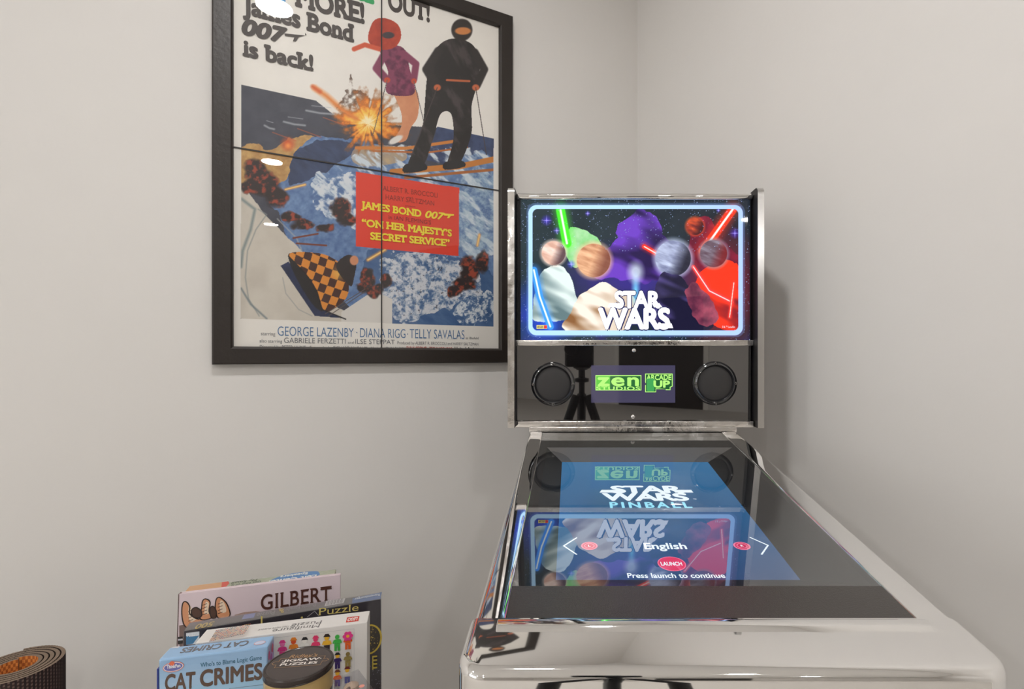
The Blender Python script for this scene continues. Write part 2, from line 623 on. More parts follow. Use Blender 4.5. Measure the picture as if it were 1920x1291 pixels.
FR_N = DW - DF                                       # the frame stands this far off the wall
sL, sR = s_of(397, DF), s_of(962.5, DF)
zB, zT = ZC - 0.0189, ZC + 1.045
BW = 0.0435
pe = empty('framed_poster', wall_pt((sL + sR) / 2, 0.002, zB),
           'large black framed movie poster with a red title box hanging on the wall', 'framed poster')
mb = MB()
prof = [(0, 0.002), (0, FR_N - .003), (.003, FR_N), (BW - .006, FR_N), (BW - .002, FR_N - .003), (BW, FR_N - .010), (BW, 0.002)]
cor = [(sL, zB, 1, 1), (sR, zB, -1, 1), (sR, zT, -1, -1), (sL, zT, 1, -1)]
v = []
for (s0, z0, ds, dz) in cor:
    for w, n in prof: v.append(wall_pt(s0 + ds * w, n, z0 + dz * w))
k = len(prof); f = []
for i in range(4):
    for j in range(k):
        f.append([i * k + j, ((i + 1) % 4) * k + j, ((i + 1) % 4) * k + (j + 1) % k, i * k + (j + 1) % k])
mb.add(v, f).build('frame', M['frame'], pe, 20)
n_print = FR_N - 0.0125
mb = MB()
pO = wall_pt(0, n_print, ZC)
pp = Plane(pO, D, (0, 0, 1))
u0, u1, v0, v1 = sL + BW - .004, sR - BW + .004, zB + BW - .004 - ZC, zT - BW + .004 - ZC
PT = Paint(pp, u0, u1, v0, v1, 560, 780, (233, 229, 222), 7)
n1, n2, n3 = PT.noise(22), PT.noise(9, 4), PT.noise(40, 4)
st = PT.noise(10, 4, 3.0, 0.7); sp = PT.noise(7, 5, gain=.75)
wx, wy = (PT.noise(18, 3) - .5) * 26, (PT.noise(18, 3) - .5) * 26
PT.mix(np.ones_like(n1), (np.array((233, 229, 222)) + (n3 - .5)[..., None] * 8) / 255.0)
# night sky, slopes and sea
PT.fill([(452.5, 158.4), (592, 188.3), (640, 226), (760, 236), (830, 239.5), (927, 260), (925, 612.2), (451, 596.6)], (52, 54, 66), (78, 80, 92), n1)
PT.fill([(820, 237), (927, 260), (927, 330), (800, 300)], (66, 84, 124), (40, 52, 84), n2)
PT.fill(crv([(451, 285), (480, 268), (505, 282), (540, 262), (572, 252), (600, 272), (600, 330), (560, 360), (500, 350), (451, 345)]), (214, 176, 112), (160, 116, 66), n2, (wx * .4, wy * .4))
PT.fill(crv([(575, 262), (680, 262), (760, 285), (800, 320), (927, 300), (927, 612), (700, 608), (640, 560), (560, 480), (520, 400), (500, 370), (540, 330)], 4), (64, 92, 142), (128, 158, 196), n2, (wx * .5, wy * .5))
PT.fill(crv([(560, 280), (620, 262), (680, 272), (640, 300), (590, 330), (540, 345)], 5), (38, 48, 74), (66, 84, 124), st, (wx * .5, wy * .5))
PT.fill(crv([(672, 275), (745, 275), (760, 300), (690, 312), (660, 300)], 5), (205, 176, 126), (120, 120, 140), st)
PT.mix(PT.mask(crv([(590, 330), (720, 280), (927, 300), (927, 480), (760, 480), (680, 430), (610, 400)], 4), (wx, wy)) * np.clip((st - .47) * 6, 0, 1), (206, 216, 224))
PT.mix(PT.mask(crv([(600, 340), (668, 330), (668, 420), (640, 400), (590, 390)], 4), (wx, wy)) * np.clip((n2 - .45) * 5, 0, 1), (214, 220, 226))
PT.mix(PT.mask(crv([(862, 330), (927, 330), (927, 470), (862, 470)], 2), (wx * .3, wy)) * np.clip((sp - .35) * 2.2, 0, .8), (168, 192, 206))
# surf in the lower right
PT.fill(crv([(690, 470), (860, 482), (927, 520), (927, 612), (735, 606), (700, 560)], 4), (48, 82, 130), (90, 120, 160), st, (wx * .5, wy * .5))
PT.mix(PT.mask(crv([(715, 490), (800, 472), (880, 500), (905, 540), (850, 570), (790, 600), (730, 590)], 4), (wx, wy)) * np.clip((sp + n2 * .9 - .72) * 2.6, 0, .9), (224, 224, 226))
PT.mix(PT.mask(crv([(715, 490), (800, 472), (880, 500), (905, 540), (850, 570), (760, 590)], 4), (wx, wy)) * np.clip((PT.noise(3, 2) - .74) * 9, 0, .8), (44, 46, 62))
PT.mix(PT.mask(crv([(850, 580), (905, 545), (927, 560), (915, 600), (870, 605)], 4), (wx, wy)) * np.clip((sp - .45) * 6, 0, 1), (214, 220, 226))
# snow bank on the left
PT.fill(crv([(451, 362), (478, 378), (500, 405), (540, 445), (575, 482), (600, 545), (640, 580), (705, 600), (640, 604), (451, 597)], 5), (214, 208, 196), (192, 184, 172), n3, (wx * .15, wy * .15))
PT.fill([(640, 585), (700, 545), (735, 560), (735, 606), (640, 603)], (216, 212, 206))
for q, w_, c_ in (([(452, 372), (478, 392), (470, 430), (455, 470), (452, 500)], 9, (112, 128, 130)), ([(484, 392), (500, 402), (480, 430), (464, 470), (460, 520), (466, 560), (486, 592)], 4, (138, 144, 142)),
                  ([(452, 540), (470, 570), (500, 597)], 6, (104, 118, 124)), ([(530, 520), (536, 550), (560, 580), (585, 592)], 3, (150, 152, 150)), ([(520, 410), (556, 446), (566, 470)], 4, (170, 172, 172))):
    PT.stroke(q, w_, c_, 0.9, 0.75)
# blaze
ang = np.arctan2(PT.Y - 232, PT.X - 690); rad = np.hypot(PT.X - 690, (PT.Y - 228) * 1.15)
spk = 0.5 + 0.5 * np.interp(ang, np.linspace(-np.pi, np.pi, 61), PT.rng.random(61))
PT.mix(PT.mask(crv([(655, 138), (668, 165), (690, 180), (700, 230), (650, 240), (630, 215), (645, 180)], 4), (wx, wy)) * np.clip((n2 - .33) * 4, 0, 1), (112, 92, 80))
PT.mix(np.clip((88 * spk + (n2 - .5) * 46 - rad) / 30, 0, 1), (150, 84, 36))
PT.mix(np.clip((70 * spk + (n2 - .5) * 50 - rad) / 20, 0, 1), (232, 132, 40))
PT.mix(np.clip((50 * spk + (n2 - .5) * 40 - rad) / 22, 0, 1), (248, 200, 84))
PT.mix(np.clip((22 * spk + (n2 - .5) * 16 - rad) / 12, 0, 1), (255, 240, 196))
PT.stroke([(590, 165), (612, 180), (640, 205), (668, 222)], 17, (228, 134, 60), 1.0)
PT.stroke([(586, 162), (600, 172)], 12, (214, 96, 44), 1.0)
PT.ell(540, 270, 17, 17, (206, 84, 40), 0.8)
PT.ell(540, 273, 8, 8, (240, 150, 70), 0.8)
# small dark craft over the hills
for x, y, l in ((600, 212, 26), (552, 233, 20), (505, 240, 9)):
    PT.stroke([(x - l, y - 5), (x, y), (x + l, y + 2)], 6, (176, 180, 186), 0.9, .8)
    PT.stroke([(x - l * .6, y - 14), (x + l * .8, y - 10)], 2, (190, 192, 196), 0.9, .7)
    PT.stroke([(x + 6, y + 8), (x + 50, y + 24)], 3, (196, 92, 56), 0.9, .7)
# a dark skier and a skier in plum, both plain and faceless
SUIT, PLUM, SKIN = (40, 34, 33), (132, 58, 88), (222, 158, 116)
PT.stroke([(668, 277), (760, 278), (850, 265)], 7, (206, 128, 56), 0.3)
PT.stroke([(700, 283), (800, 286), (876, 276)], 4, (182, 104, 44), 0.3)
PT.stroke([(735, 322), (860, 312), (928, 298)], 12, (198, 124, 50), 0.2)
PT.stroke([(760, 333), (880, 322), (926, 318)], 6, (170, 100, 44), 0.3)
PT.fill(crv([(737, 165), (780, 168), (784, 215), (770, 240), (760, 264), (738, 264), (752, 238), (752, 210)], 5), SKIN, (196, 124, 88), n1)
PT.fill(crv([(712, 92), (738, 84), (760, 94), (768, 128), (778, 172), (754, 180), (724, 172), (728, 136)], 5), PLUM, (96, 34, 66), np.clip((n2 - .4) * 4, 0, 1))
PT.stroke([(722, 100), (706, 128), (724, 148)], 17, PLUM, 0.3); PT.stroke([(756, 100), (780, 120), (776, 148)], 15, PLUM, 0.3)
PT.ell(726, 150, 7, 6, (196, 70, 38), 0.3); PT.ell(776, 152, 6, 6, (196, 70, 38), 0.3)
PT.stroke([(726, 150), (700, 250)], 1.8, (90, 84, 84), 0.4); PT.stroke([(776, 152), (800, 250)], 1.8, (90, 84, 84), 0.4)
PT.fill(crv([(700, 40), (722, 34), (746, 46), (752, 70), (738, 90), (708, 92), (690, 74)], 5), (196, 70, 38), (154, 44, 24), n2)
PT.ell(728, 66, 13, 7, (60, 50, 56), 0.25)
PT.stroke([(712, 92), (684, 84), (664, 92)], 11, (206, 82, 46), 0.4)
PT.ell(742, 262, 17, 7, (224, 220, 214), 0.3, -.5)
PT.fill(crv([(826, 82), (852, 72), (884, 82), (900, 112), (894, 160), (884, 200), (884, 250), (862, 306), (838, 312), (850, 262), (846, 214), (826, 214), (812, 260), (792, 312), (764, 312), (790, 246), (796, 200), (800, 150), (808, 110)], 5), (30, 25, 25), (66, 58, 58), np.clip((PT.noise(14, 4, 2.5, 1.1) - .5) * 5, 0, 1))
PT.stroke([(822, 96), (800, 130), (818, 160)], 19, SUIT, 0.3); PT.stroke([(890, 98), (908, 130), (894, 160)], 17, SUIT, 0.3)
PT.ell(820, 164, 8, 7, (196, 100, 60), 0.3); PT.ell(892, 164, 8, 7, (196, 100, 60), .3)
PT.stroke([(820, 164), (772, 290)], 2, (70, 60, 58), .4); PT.stroke([(892, 164), (912, 290)], 2, (70, 60, 58), .4)
PT.ell(866, 56, 21, 22, (44, 36, 32), 0.12); PT.ell(868, 58, 17, 8, (206, 130, 70), 0.25)
PT.stroke([(838, 150), (880, 152)], 5, (190, 100, 60), .4)
PT.fill(crv([(760, 308), (792, 304), (800, 318), (758, 324)], 3), (30, 28, 30)); PT.fill(crv([(834, 304), (864, 300), (872, 312), (834, 318)], 3), (30, 28, 30))
# far-off dark red groups on the slope
for x, y, rx, ry in ((478, 318, 20, 20), (498, 345, 26, 24), (520, 370, 20, 18), (470, 352, 18, 12), (545, 408, 18, 9), (570, 420, 20, 8), (640, 390, 18, 17), (650, 412, 16, 12), (612, 428, 16, 8), (880, 505, 15, 22), (868, 530, 22, 12), (905, 490, 12, 18), (850, 545, 12, 9), (690, 520, 12, 16), (704, 545, 16, 12), (725, 528, 10, 12), (680, 540, 10, 10)):
    m = np.clip(1.25 - np.hypot((PT.X - x + wx * .6) / rx, (PT.Y - y + wy * .6) / ry), 0, .35) / .35
    PT.mix(m, (46, 34, 34)); PT.mix(m * np.clip((PT.noise(9, 4) - .5) * 5, 0, .9), (168, 70, 46))
for q, w_ in (([(535, 355), (572, 346)], 8), ([(690, 487), (722, 468)], 11), ([(895, 460), (899, 440)], 8)):
    PT.stroke(q, w_, (240, 150, 74), 1.0); PT.stroke(q, w_ * .45, (252, 220, 130), 1.0)
PT.stroke([(550, 446), (596, 438)], 4, (120, 58, 40), .4); PT.stroke([(556, 456), (612, 460)], 4, (120, 58, 40), .4)
# chequered sled shell
PT.fill([(526, 498), (541, 490), (600, 575), (640, 596), (590, 592)], (44, 56, 96), (30, 36, 60), n2)
shell = crv([(542, 478), (568, 472), (612, 478), (644, 500), (654, 530), (648, 560), (616, 584), (602, 572), (592, 540), (572, 510)], 5)
PT.fill(crv([(540, 479), (556, 478), (580, 512), (600, 548), (606, 582), (586, 570), (556, 522)], 5), (34, 30, 32))
ua = ((PT.X - 600) * .94 + (PT.Y - 530) * .34 + 0.0009 * (PT.Y - 530) ** 2) / 14.5
va = ((PT.Y - 530) * .94 - (PT.X - 600) * .34 + 0.0012 * (PT.X - 610) ** 2) / 15.5
ck = (np.floor(ua) + np.floor(va)) % 2
PT.mix(PT.mask(shell) * ck, (220, 140, 54)); PT.mix(PT.mask(shell) * (1 - ck), (70, 40, 34))
PT.mix(PT.mask(shell) * np.clip(1 - np.hypot((PT.X - 636) / 18, (PT.Y - 512) / 18), 0, 1) * .6, (244, 214, 120))
PT.stroke([(541, 480), (572, 512), (594, 545), (604, 580), (648, 598)], 3, (26, 22, 24), .4)
PT.stroke([(610, 588), (684, 542)], 2, (90, 80, 76), .5); PT.stroke([(616, 592), (682, 548)], 2, (90, 80, 76), .5)
PT.fill(crv([(630, 500), (650, 478), (668, 486), (664, 520), (656, 536)], 4), (46, 38, 38)); PT.ell(664, 488, 9, 10, (206, 140, 104), .2)
# frame the picture: paper margins, then the red title box
ink = np.array((233, 229, 222)) / 255.0
PT.mix(1 - PT.mask([(380, -400), (452.5, -400), (451, 700), (380, 700)]) * 0 - 1, ink)
for q in ([(380, 100), (452.5, 100), (451, 700), (380, 700)], [(926, 0), (1000, 0), (1000, 700), (925, 700)], [(400, 595), (451, 596.6), (925, 612.2), (980, 614), (980, 720), (400, 720)]):
    PT.fill(q, (233, 229, 222))
PT.fill([(667, 321.5), (861, 352), (860, 480), (667, 462)], (224, 62, 40))
pr = PT.build('poster_print', M['print'], pe)
# lettering laid on the print
A = Art(pp)
INK, YEL, BLU, DRK = (66, 58, 54), (238, 216, 52), (70, 112, 158), (140, 44, 32)
A.text('Far', (618, -20), (714, 11), 42, (40, 160, 92), bold=.042, slab=.06)
A.text('OUT!', (727, 17), (806, 41), 34, INK, bold=.042, slab=.06)
A.text('Far', (470, -16), (545, 6), 42, (74, 146, 200), bold=.042, slab=.06)
A.text('MORE!', (553, 10), (684, 44), 36, INK, bold=.042, slab=.06)
A.text('James Bond', (455, 24), (664, 79), 32, INK, bold=.042, slab=.06)
A.text('007', (453, 63), (541, 82), 27, INK, bold=.055, shear=.25)
A.poly([(533, 63), (572, 67), (572, 62), (575, 66), (560, 70), (555, 78), (549, 78), (552, 70), (535, 68)], INK)
A.text('is back!', (455, 104), (588, 133), 28, INK, bold=.042, slab=.06)
A.mb.build('headline_lettering', M['print'], pr, 0)
A = Art(pp, base=.0006)
A.text('starring', (489, 628), (516, 629), 6.5, (110, 112, 118))
A.text('GEORGE LAZENBY', (520.6, 629), (663, 631.5), 17, BLU, bold=-.006)
A.text('DIANA RIGG', (675, 632), (760, 633.5), 17, BLU, bold=-.006)
A.text('TELLY SAVALAS', (768, 633.7), (870.6, 635.5), 17, BLU, bold=-.006)
for x, y in ((669, 623), (764, 626)): A.ell_uv(pp.uv(x, y), .0014, .0014, BLU)
A.text('as Blofeld', (873, 635.5), (897, 636), 4.5, (110, 112, 118))
A.text('also starring', (486.6, 641.5), (529, 642.2), 6, (110, 112, 118))
A.text('GABRIELE FERZETTI', (532.5, 642.3), (648, 644), 9.5, (110, 112, 118))
A.text('and', (652, 644), (663, 644), 4.5, (110, 112, 118))
A.text('ILSE STEPPAT', (666, 644), (740, 645), 8.5, (110, 112, 118))
A.text('Produced by ALBERT R. BROCCOLI and HARRY SALTZMAN', (745, 645), (897, 647.5), 5.5, (110, 112, 118))
A.text('Directed by PETER HUNT \u2022 Screenplay by RICHARD MAIBAUM \u2022 Music by JOHN BARRY', (487, 653), (760, 656), 6, (110, 112, 118))
A.text('PANAVISION\u00ae \u00b7 TECHNICOLOR\u00ae', (762, 655), (848, 657), 6, (176, 60, 50), bold=.02)
A.text('United Artists', (852, 657), (897, 658), 7, (40, 38, 38), bold=.03)
A.mb.build('credit_lettering', M['print'], pr, 0)
A = Art(pp, base=.0006)
A.text('ALBERT R. BROCCOLI', (718, 357), (820.5, 370.5), 9, DRK)
A.text('and', (765, 371), (774, 372.3), 3.5, DRK)
A.text('HARRY SALTZMAN', (723, 373.5), (814, 385.5), 9, DRK)
A.text('present', (760, 386.5), (779, 389), 3, DRK)
A.text('JAMES BOND', (677, 390), (790, 406.5), 12.5, YEL, bold=.04, slab=.055)
A.text('007', (797, 407.5), (834, 412), 12.5, YEL, bold=.035, shear=.25)
A.poly([(832, 400), (851, 401.5), (851, 404), (845, 404.5), (842, 409), (838, 409), (840, 404.5), (832, 404)], YEL)
A.text("in IAN FLEMING'S", (728, 410.5), (808, 421), 7.5, DRK)
A.text('\u201cON HER MAJESTY\u2019S', (678, 423.5), (847, 443), 12.5, YEL, bold=.04, slab=.055)
A.text('SECRET SERVICE\u201d', (694, 448.5), (843, 461.5), 12.5, YEL, bold=.04, slab=.055)
A.mb.build('title_lettering', M['print'], pr, 0)
# the print is made of four panels; the dark seams between them show
mb = MB()
um, vm = (u0 + u1) / 2, 0.5056
for (a, b, c, d) in ((um - .0016, um + .0016, v0, v1), (u0, u1, vm - .0016, vm + .0016)):
    q = [pp.P(a, c, .0022), pp.P(b, c, .0022), pp.P(b, d, .0022), pp.P(a, d, .0022)]
    mb.add(q + [p - pp.N * .0020 for p in q], [[0, 1, 2, 3], [7, 6, 5, 4]] + [[i, (i + 1) % 4, (i + 1) % 4 + 4, i + 4] for i in range(4)], (30, 24, 24))
mb.build('seam', M['print'], pr, 0)
mb = MB()
q = [pp.P(u0, v0, .0036), pp.P(u1, v0, .0036), pp.P(u1, v1, .0036), pp.P(u0, v1, .0036)]
mb.add(q, [[0, 1, 2, 3]]).build('glazing', M['glazing'], pe, 0)

# ------------------------------------------------------------------ pinball machine
CG, CS, TP = 0.3247, 0.3547, 0.128
Z = lambda dz: ZC + dz
zg = lambda Y, c=CG: ZC - c + TP * Y                 # height of the sloping glass plane at depth Y
XO0, XO1, XI0, XI1 = -0.095, 0.374, -0.064, 0.3385   # outer and inner edges of the side rails
XM = (XO0 + XO1) / 2
YR, YG, YL = 1.198, 0.5105, 0.447                    # rear of glass, front of glass, front of lockbar
pin = empty('pinball_machine', (XM, 0.9, 0), 'chrome trimmed black digital pinball machine standing in the corner', 'pinball machine')


def prism(prof, x0, x1):
    """profile of (y, z) drawn out from x0 to x1"""
    k = len(prof)
    v = [(x0, y, z) for y, z in prof] + [(x1, y, z) for y, z in prof]
    f = [list(range(k))[::-1], [k + i for i in range(k)]] + [[i, (i + 1) % k, (i + 1) % k + k, i + k] for i in range(k)]
    return v, f


def bevel(v, f, r, seg=3, sel=None):
    bm = bmesh.new()
    vs = [bm.verts.new(p) for p in v]
    for q in f: bm.faces.new([vs[i] for i in q])
    bmesh.ops.recalc_face_normals(bm, faces=bm.faces[:])
    ed = [e for e in bm.edges if sel is None or sel(e.verts[0].co, e.verts[1].co)]
    bmesh.ops.bevel(bm, geom=ed, offset=r, segments=seg, affect='EDGES', profile=0.5)
    return bm_out(bm)


# cabinet below the rails, open at the top over the screen
YB = 1.40
mb = MB()
dz = .035
for xa, xb in ((XO0 + .003, XI0 + .002), (XI1 - .002, XO1 - .003)):
    v, f = prism([(.462, .62), (YB, .70), (YB, zg(YR) - .012), (YR, zg(YR) - .012), (.462, zg(.462) - .012)], xa, xb)
    mb.add(v, f)
mb.box(XI0, XI1, .456, .51, .62, zg(.51) - .06)
mb.box(XI0, XI1, 1.22, YB, .69, zg(YR) - .012)
v, f = prism([(.47, .60), (YB - .01, .68), (YB - .01, .70), (.47, .62)], XO0 + .004, XO1 - .004)
mb.add(v, f)
mb.build('cabinet', M['black_matte'], pin, 0)
# legs
for x in (XO0 + .03, XO1 - .03):
    for y in (.50, 1.36):
        v, f = rbox(x - .022, x + .022, y - .022, y + .022, 0.012, .66 if y < 1 else .70, .006, 2)
        leg = MB().add(v, f).build('leg', M['chrome'], pin)
        v, f = lathe([(.026, 0), (.028, .004), (.026, .012), (.012, .016)], 24)
        MB().add(v, f, T=Matrix.Translation((x, y, 0))).build('foot', M['black_matte'], leg)
# side rails: rounded outer shoulder, top falling very slightly towards the glass
for xo, xi in ((XO0, XI0), (XO1, XI1)):
    sg = 1 if xi > xo else -1
    w = abs(xi - xo)
    sec = [(0, -.05), (0, -.006)]
    sec += [(.006 - .006 * math.cos(math.radians(t)), -.006 + .0078 * math.sin(math.radians(t))) for t in range(15, 90, 15)]
    sec += [(.006 + (w - .008) * t / 8, .0018 + .0002 * t / 8 - .0010 * (t / 8) ** 2) for t in range(9)]
    sec += [(w - .0008, .0006), (w, -.0004), (w, -.05)]
    k = len(sec)
    stn = [.50, .70, .90, 1.10, YR - .012, YR + .002]
    v = [(xo + sg * x, y, zg(y) + z) for y in stn for x, z in sec]
    f = [[a * k + i, a * k + (i + 1) % k, (a + 1) * k + (i + 1) % k, (a + 1) * k + i] for a in range(len(stn) - 1) for i in range(k)]
    f += [list(range(k)), [(len(stn) - 1) * k + i for i in range(k)][::-1]]
    if sg < 0: f = [q[::-1] for q in f]
    MB().add(v, f).build('side_rail', M['chrome'], pin, 40)
# lockbar across the front
bm = bmesh.new()
xa, xb, ya, yb = XO0 - .004, XO1 + .004, YL, YG - .002
vs = []
for z_off in (-.075, .003):
    for x, y in ((xa, ya), (xb, ya), (xb, yb + .012), (xa, yb + .012)):
        vs.append(bm.verts.new((x, y, zg(y) + z_off)))
for q in ((3, 2, 1, 0), (4, 5, 6, 7), (0, 1, 5, 4), (1, 2, 6, 5), (2, 3, 7, 6), (3, 0, 4, 7)):
    bm.faces.new([vs[i] for i in q])
ed = [e for e in bm.edges if abs(e.verts[0].co.z - e.verts[1].co.z) > .06 and e.verts[0].co.y < ya + .01]
bmesh.ops.bevel(bm, geom=ed, offset=.026, segments=8, affect='EDGES', profile=0.5)
ed = [e for e in bm.edges if min(p.co.z - zg(p.co.y) for p in e.verts) > -.001 and min(p.co.y for p in e.verts) < yb + .006]
bmesh.ops.bevel(bm, geom=ed, offset=.009, segments=6, affect='EDGES', profile=0.5)
lk = MB().add(*bm_out(bm)).build('lockbar', M['chrome'], pin, 40)
# raised rear lip of the lockbar where it clamps the glass
v, f = prism([(YG + .007, zg(YG) - .001), (YG + .007, zg(YG) + .0035), (YG + .003, zg(YG) + .007), (YG - .006, zg(YG) + .0055), (YG - .012, zg(YG) + .001), (YG - .012, zg(YG) - .004)], XI0 - .007, XI1 + .003)
v, f = bevel(v, f, .0012, 2)
MB().add(v, f).build('lip', M['chrome'], lk, 50)
# glass, apron, screen and the well it lies in
def sheet(x0, x1, y0, y1, c, t, r=0):
    v, f = prism([(y0, zg(y0, c) - t), (y1, zg(y1, c) - t), (y1, zg(y1, c)), (y0, zg(y0, c))], x0, x1)
    return v, f


YA = 0.582                                           # rear edge of the apron
v = [(XI0, YA, zg(YA)), (XI1, YA, zg(YA)), (XI1, YR, zg(YR)), (XI0, YR, zg(YR))]
MB().add(v, [[0, 1, 2, 3]]).build('playfield_glass', M['playglass'], pin, 0)
MB().add(*sheet(XI0, XI1, YG - .01, YA, CG, .003)).build('apron', M['apron'], pin, 0)
SX0, SX1, SY0, SY1 = -0.0188, 0.279, 0.649, 1.088
WX0, WX1, WY1 = -0.0496, 0.330, 1.093
d1 = .0015
mb = MB()
gl = lambda x, y: Vector((x, y, zg(y) - d1)); sl = lambda x, y: Vector((x, y, zg(y, CS)))
mb.add([gl(WX0, YA), sl(SX0, SY0), sl(SX0, SY1), gl(WX0, WY1)], [[0, 1, 2, 3]])
mb.add([gl(WX1, YA), sl(SX1, SY0), sl(SX1, SY1), gl(WX1, WY1)], [[0, 1, 2, 3]])
mb.add([gl(WX0, YA), gl(WX1, YA), sl(SX1, SY0), sl(SX0, SY0)], [[0, 1, 2, 3]])
mb.add([gl(XI0, YA), gl(WX0, YA), gl(WX0, YR), gl(XI0, YR)], [[0, 1, 2, 3]])
mb.add([gl(XI1, YA), gl(WX1, YA), gl(WX1, YR), gl(XI1, YR)], [[0, 1, 2, 3]])
mb.add([gl(WX0, WY1), gl(WX1, WY1), gl(WX1, YR), gl(WX0, YR)], [[0, 1, 2, 3]])
mb.build('screen_well', M['black_deep'], pin, 0)
mb = MB()
mb.add([sl(SX0, SY1), sl(SX1, SY1), gl(WX1, WY1), gl(WX0, WY1)], [[0, 1, 2, 3]])
mb.build('rear_bezel', M['grey_board'], pin, 0)
# the playfield screen
sp_ = Plane((0, SY0, zg(SY0, CS)), (1, 0, 0), (0, 1, TP))
LV = math.hypot(SY1 - SY0, TP * (SY1 - SY0))
P2 = Paint(sp_, SX0, SX1, 0, LV, 90, 130, (40, 84, 132), 3)
tt = np.clip((P2.Y - 866) / 220, 0, 1)[..., None]
P2.C = (np.array((44, 106, 152)) * (1 - tt) + np.array((36, 68, 108)) * tt) / 255.0
P2.mix(np.clip(1 - np.hypot((P2.X - 1215) / 150, (P2.Y - 945) / 46), 0, 1) * .5, (22, 52, 84))
P2.C = np.maximum(P2.C, 0)
scr = P2.build('playfield_screen', M['lcd'], pin)
A = Art(sp_)
WHT = (232, 244, 250)


def starlogo(A, quadTop, quadBot, col, bold=.045):
    """two-line block lettering; each quad is (left, right, baseline y, cap height) in photograph pixels"""
    for t, (x0, x1, y, h) in (('STAR', quadTop), ('WARS', quadBot)):
        A.text(t, (x0, y), (x1, y), h, col, bold=bold, space=.92)


starlogo(A, (1146, 1284, 923.5, 12.5), (1130, 1294, 938, 13), WHT)
A.poly([(1128, 918.5), (1172, 918.5), (1170, 923.5), (1124, 923.5)], WHT)
A.poly([(1262, 918.5), (1296, 918.5), (1300, 923.5), (1266, 923.5)], WHT)
A.text('\u2122', (1301, 938), (1307, 938), 3, WHT)
A.text('PINBALL', (1144, 952), (1299, 952), 10, (150, 222, 244), bold=.035, space=1.35)
A.mb.build('title_lettering', M['lcd'], scr, 0)
for q in ([(1081, 1008), (1057, 1023), (1081, 1039)], [(1406, 1007), (1440, 1022), (1428, 1039)]):
    A = Art(sp_); A.line(q, .0022, WHT); A.mb.build('menu_arrow', M['lcd'], scr, 0)
for x, y, t in ((1105, 1023, 'L'), (1391, 1023, 'R')):
    A = Art(sp_); r = .0115
    c = sp_.uv(x, y)
    A.ell_uv(c, r, r, (226, 120, 150)); A.ell_uv(c, r * .82, r * .82, (200, 50, 92)); A.ell_uv(c, r * .62, r * .62, (232, 140, 168)); A.ell_uv(c, r * .52, r * .52, (196, 44, 88))
    A.text_uv(t, c + Vector((-.0018, -.0025)), c + Vector((.0018, -.0025)), .005, WHT, bold=.03)
    A.mb.build('round_button_icon', M['lcd'], scr, 0)
A = Art(sp_)
c = sp_.uv(1259.5, 1056.5)
A.ell_uv(c, .0182, .0182, (232, 110, 140)); A.ell_uv(c, .0168, .0168, (214, 52, 92))
A.text('LAUNCH', (1240, 1060), (1280, 1060), 6.5, WHT, bold=.03)
A.mb.build('launch_button_icon', M['lcd'], scr, 0)
for t, a_, b_, h, g in (('English', (1209, 1029), (1289, 1029), 11, .025), ('Press launch to continue', (1177, 1083), (1361, 1083), 8.5, .02)):
    A = Art(sp_); A.text(t, a_, b_, h, WHT, bold=g); A.mb.build('menu_lettering', M['lcd'], scr, 0)

# ------------------------------------------------------------------ backbox
BF = 1.190                                           # front of the side panels
bx = pin
PL0, PL1, PR0, PR1 = -0.1417, -0.1268, 0.4161, 0.4304
zt, zb = Z(.3786), Z(-.1595)
for xa, xb in ((PL0, PL1), (PR0, PR1)):
    v, f = prism([(BF, zb), (1.375, zb), (1.375, zt), (BF + .0, zt)], xa, xb)
    v, f = bevel(v, f, .014, 5, lambda p, q: abs(p.x - q.x) > .005 and p.y < BF + .001 and p.z > zt - .001)
    sp0 = MB().add(v, f).build('side_panel', M['black_matte'], pin, 30)
    mb = MB()                                        # foil strip folded over the front edge
    prof = [(BF - .0008, zb), (BF - .0008, zt - .014)] + [(BF + .014 - .0148 * math.cos(math.radians(t)), zt - .014 + .0148 * math.sin(math.radians(t))) for t in range(9, 90, 9)] + [(BF + .014, zt + .0008), (1.375, zt + .0008)]
    k = len(prof)
    v = [(xa, y, z) for y, z in prof] + [(xb, y, z) for y, z in prof]
    inn = [(y + .0012, z - .0003) for y, z in prof]
    mb.add(v, [[i, i + 1, i + 1 + k, i + k] for i in range(k - 1)])
    mb.build('edge_foil', M['foil'] if xa < 0 else M['steel'], sp0, 30)
YT = 1.2246
# shell behind the front panels
mb = MB()
mb.box(PL1, PR0, 1.232, 1.37, Z(-.155), Z(.362))
mb.build('backbox_shell', M['black_deep'], pin, 0)


def atY(x, Y): return (x - PX) / F * Y
def zY(y, Y): return ZC + (PY - y) / F * Y


def rail(name, x0, x1, y0, y1, Yf, depth, r, mat):
    v, f = rbox(atY(x0, Yf), atY(x1, Yf), Yf, Yf + depth, zY(y1, Yf), zY(y0, Yf), r, 4)
    return MB().add(v, f).build(name, mat, pin, 40)


rail('top_rail', 966.2, 1413.8, 361, 373.2, 1.2135, .03, .0065, M['chrome'])
rail('middle_rail', 966.2, 1413.4, 637, 647.8, 1.214, .018, .0012, M['foil'])
rail('bottom_rail', 965.5, 1413, 789.5, 800.8, 1.210, .03, .0012, M['foil'])
rail('neck', 992, 1381.5, 800.5, 810, 1.2035, .15, .0012, M['foil'])
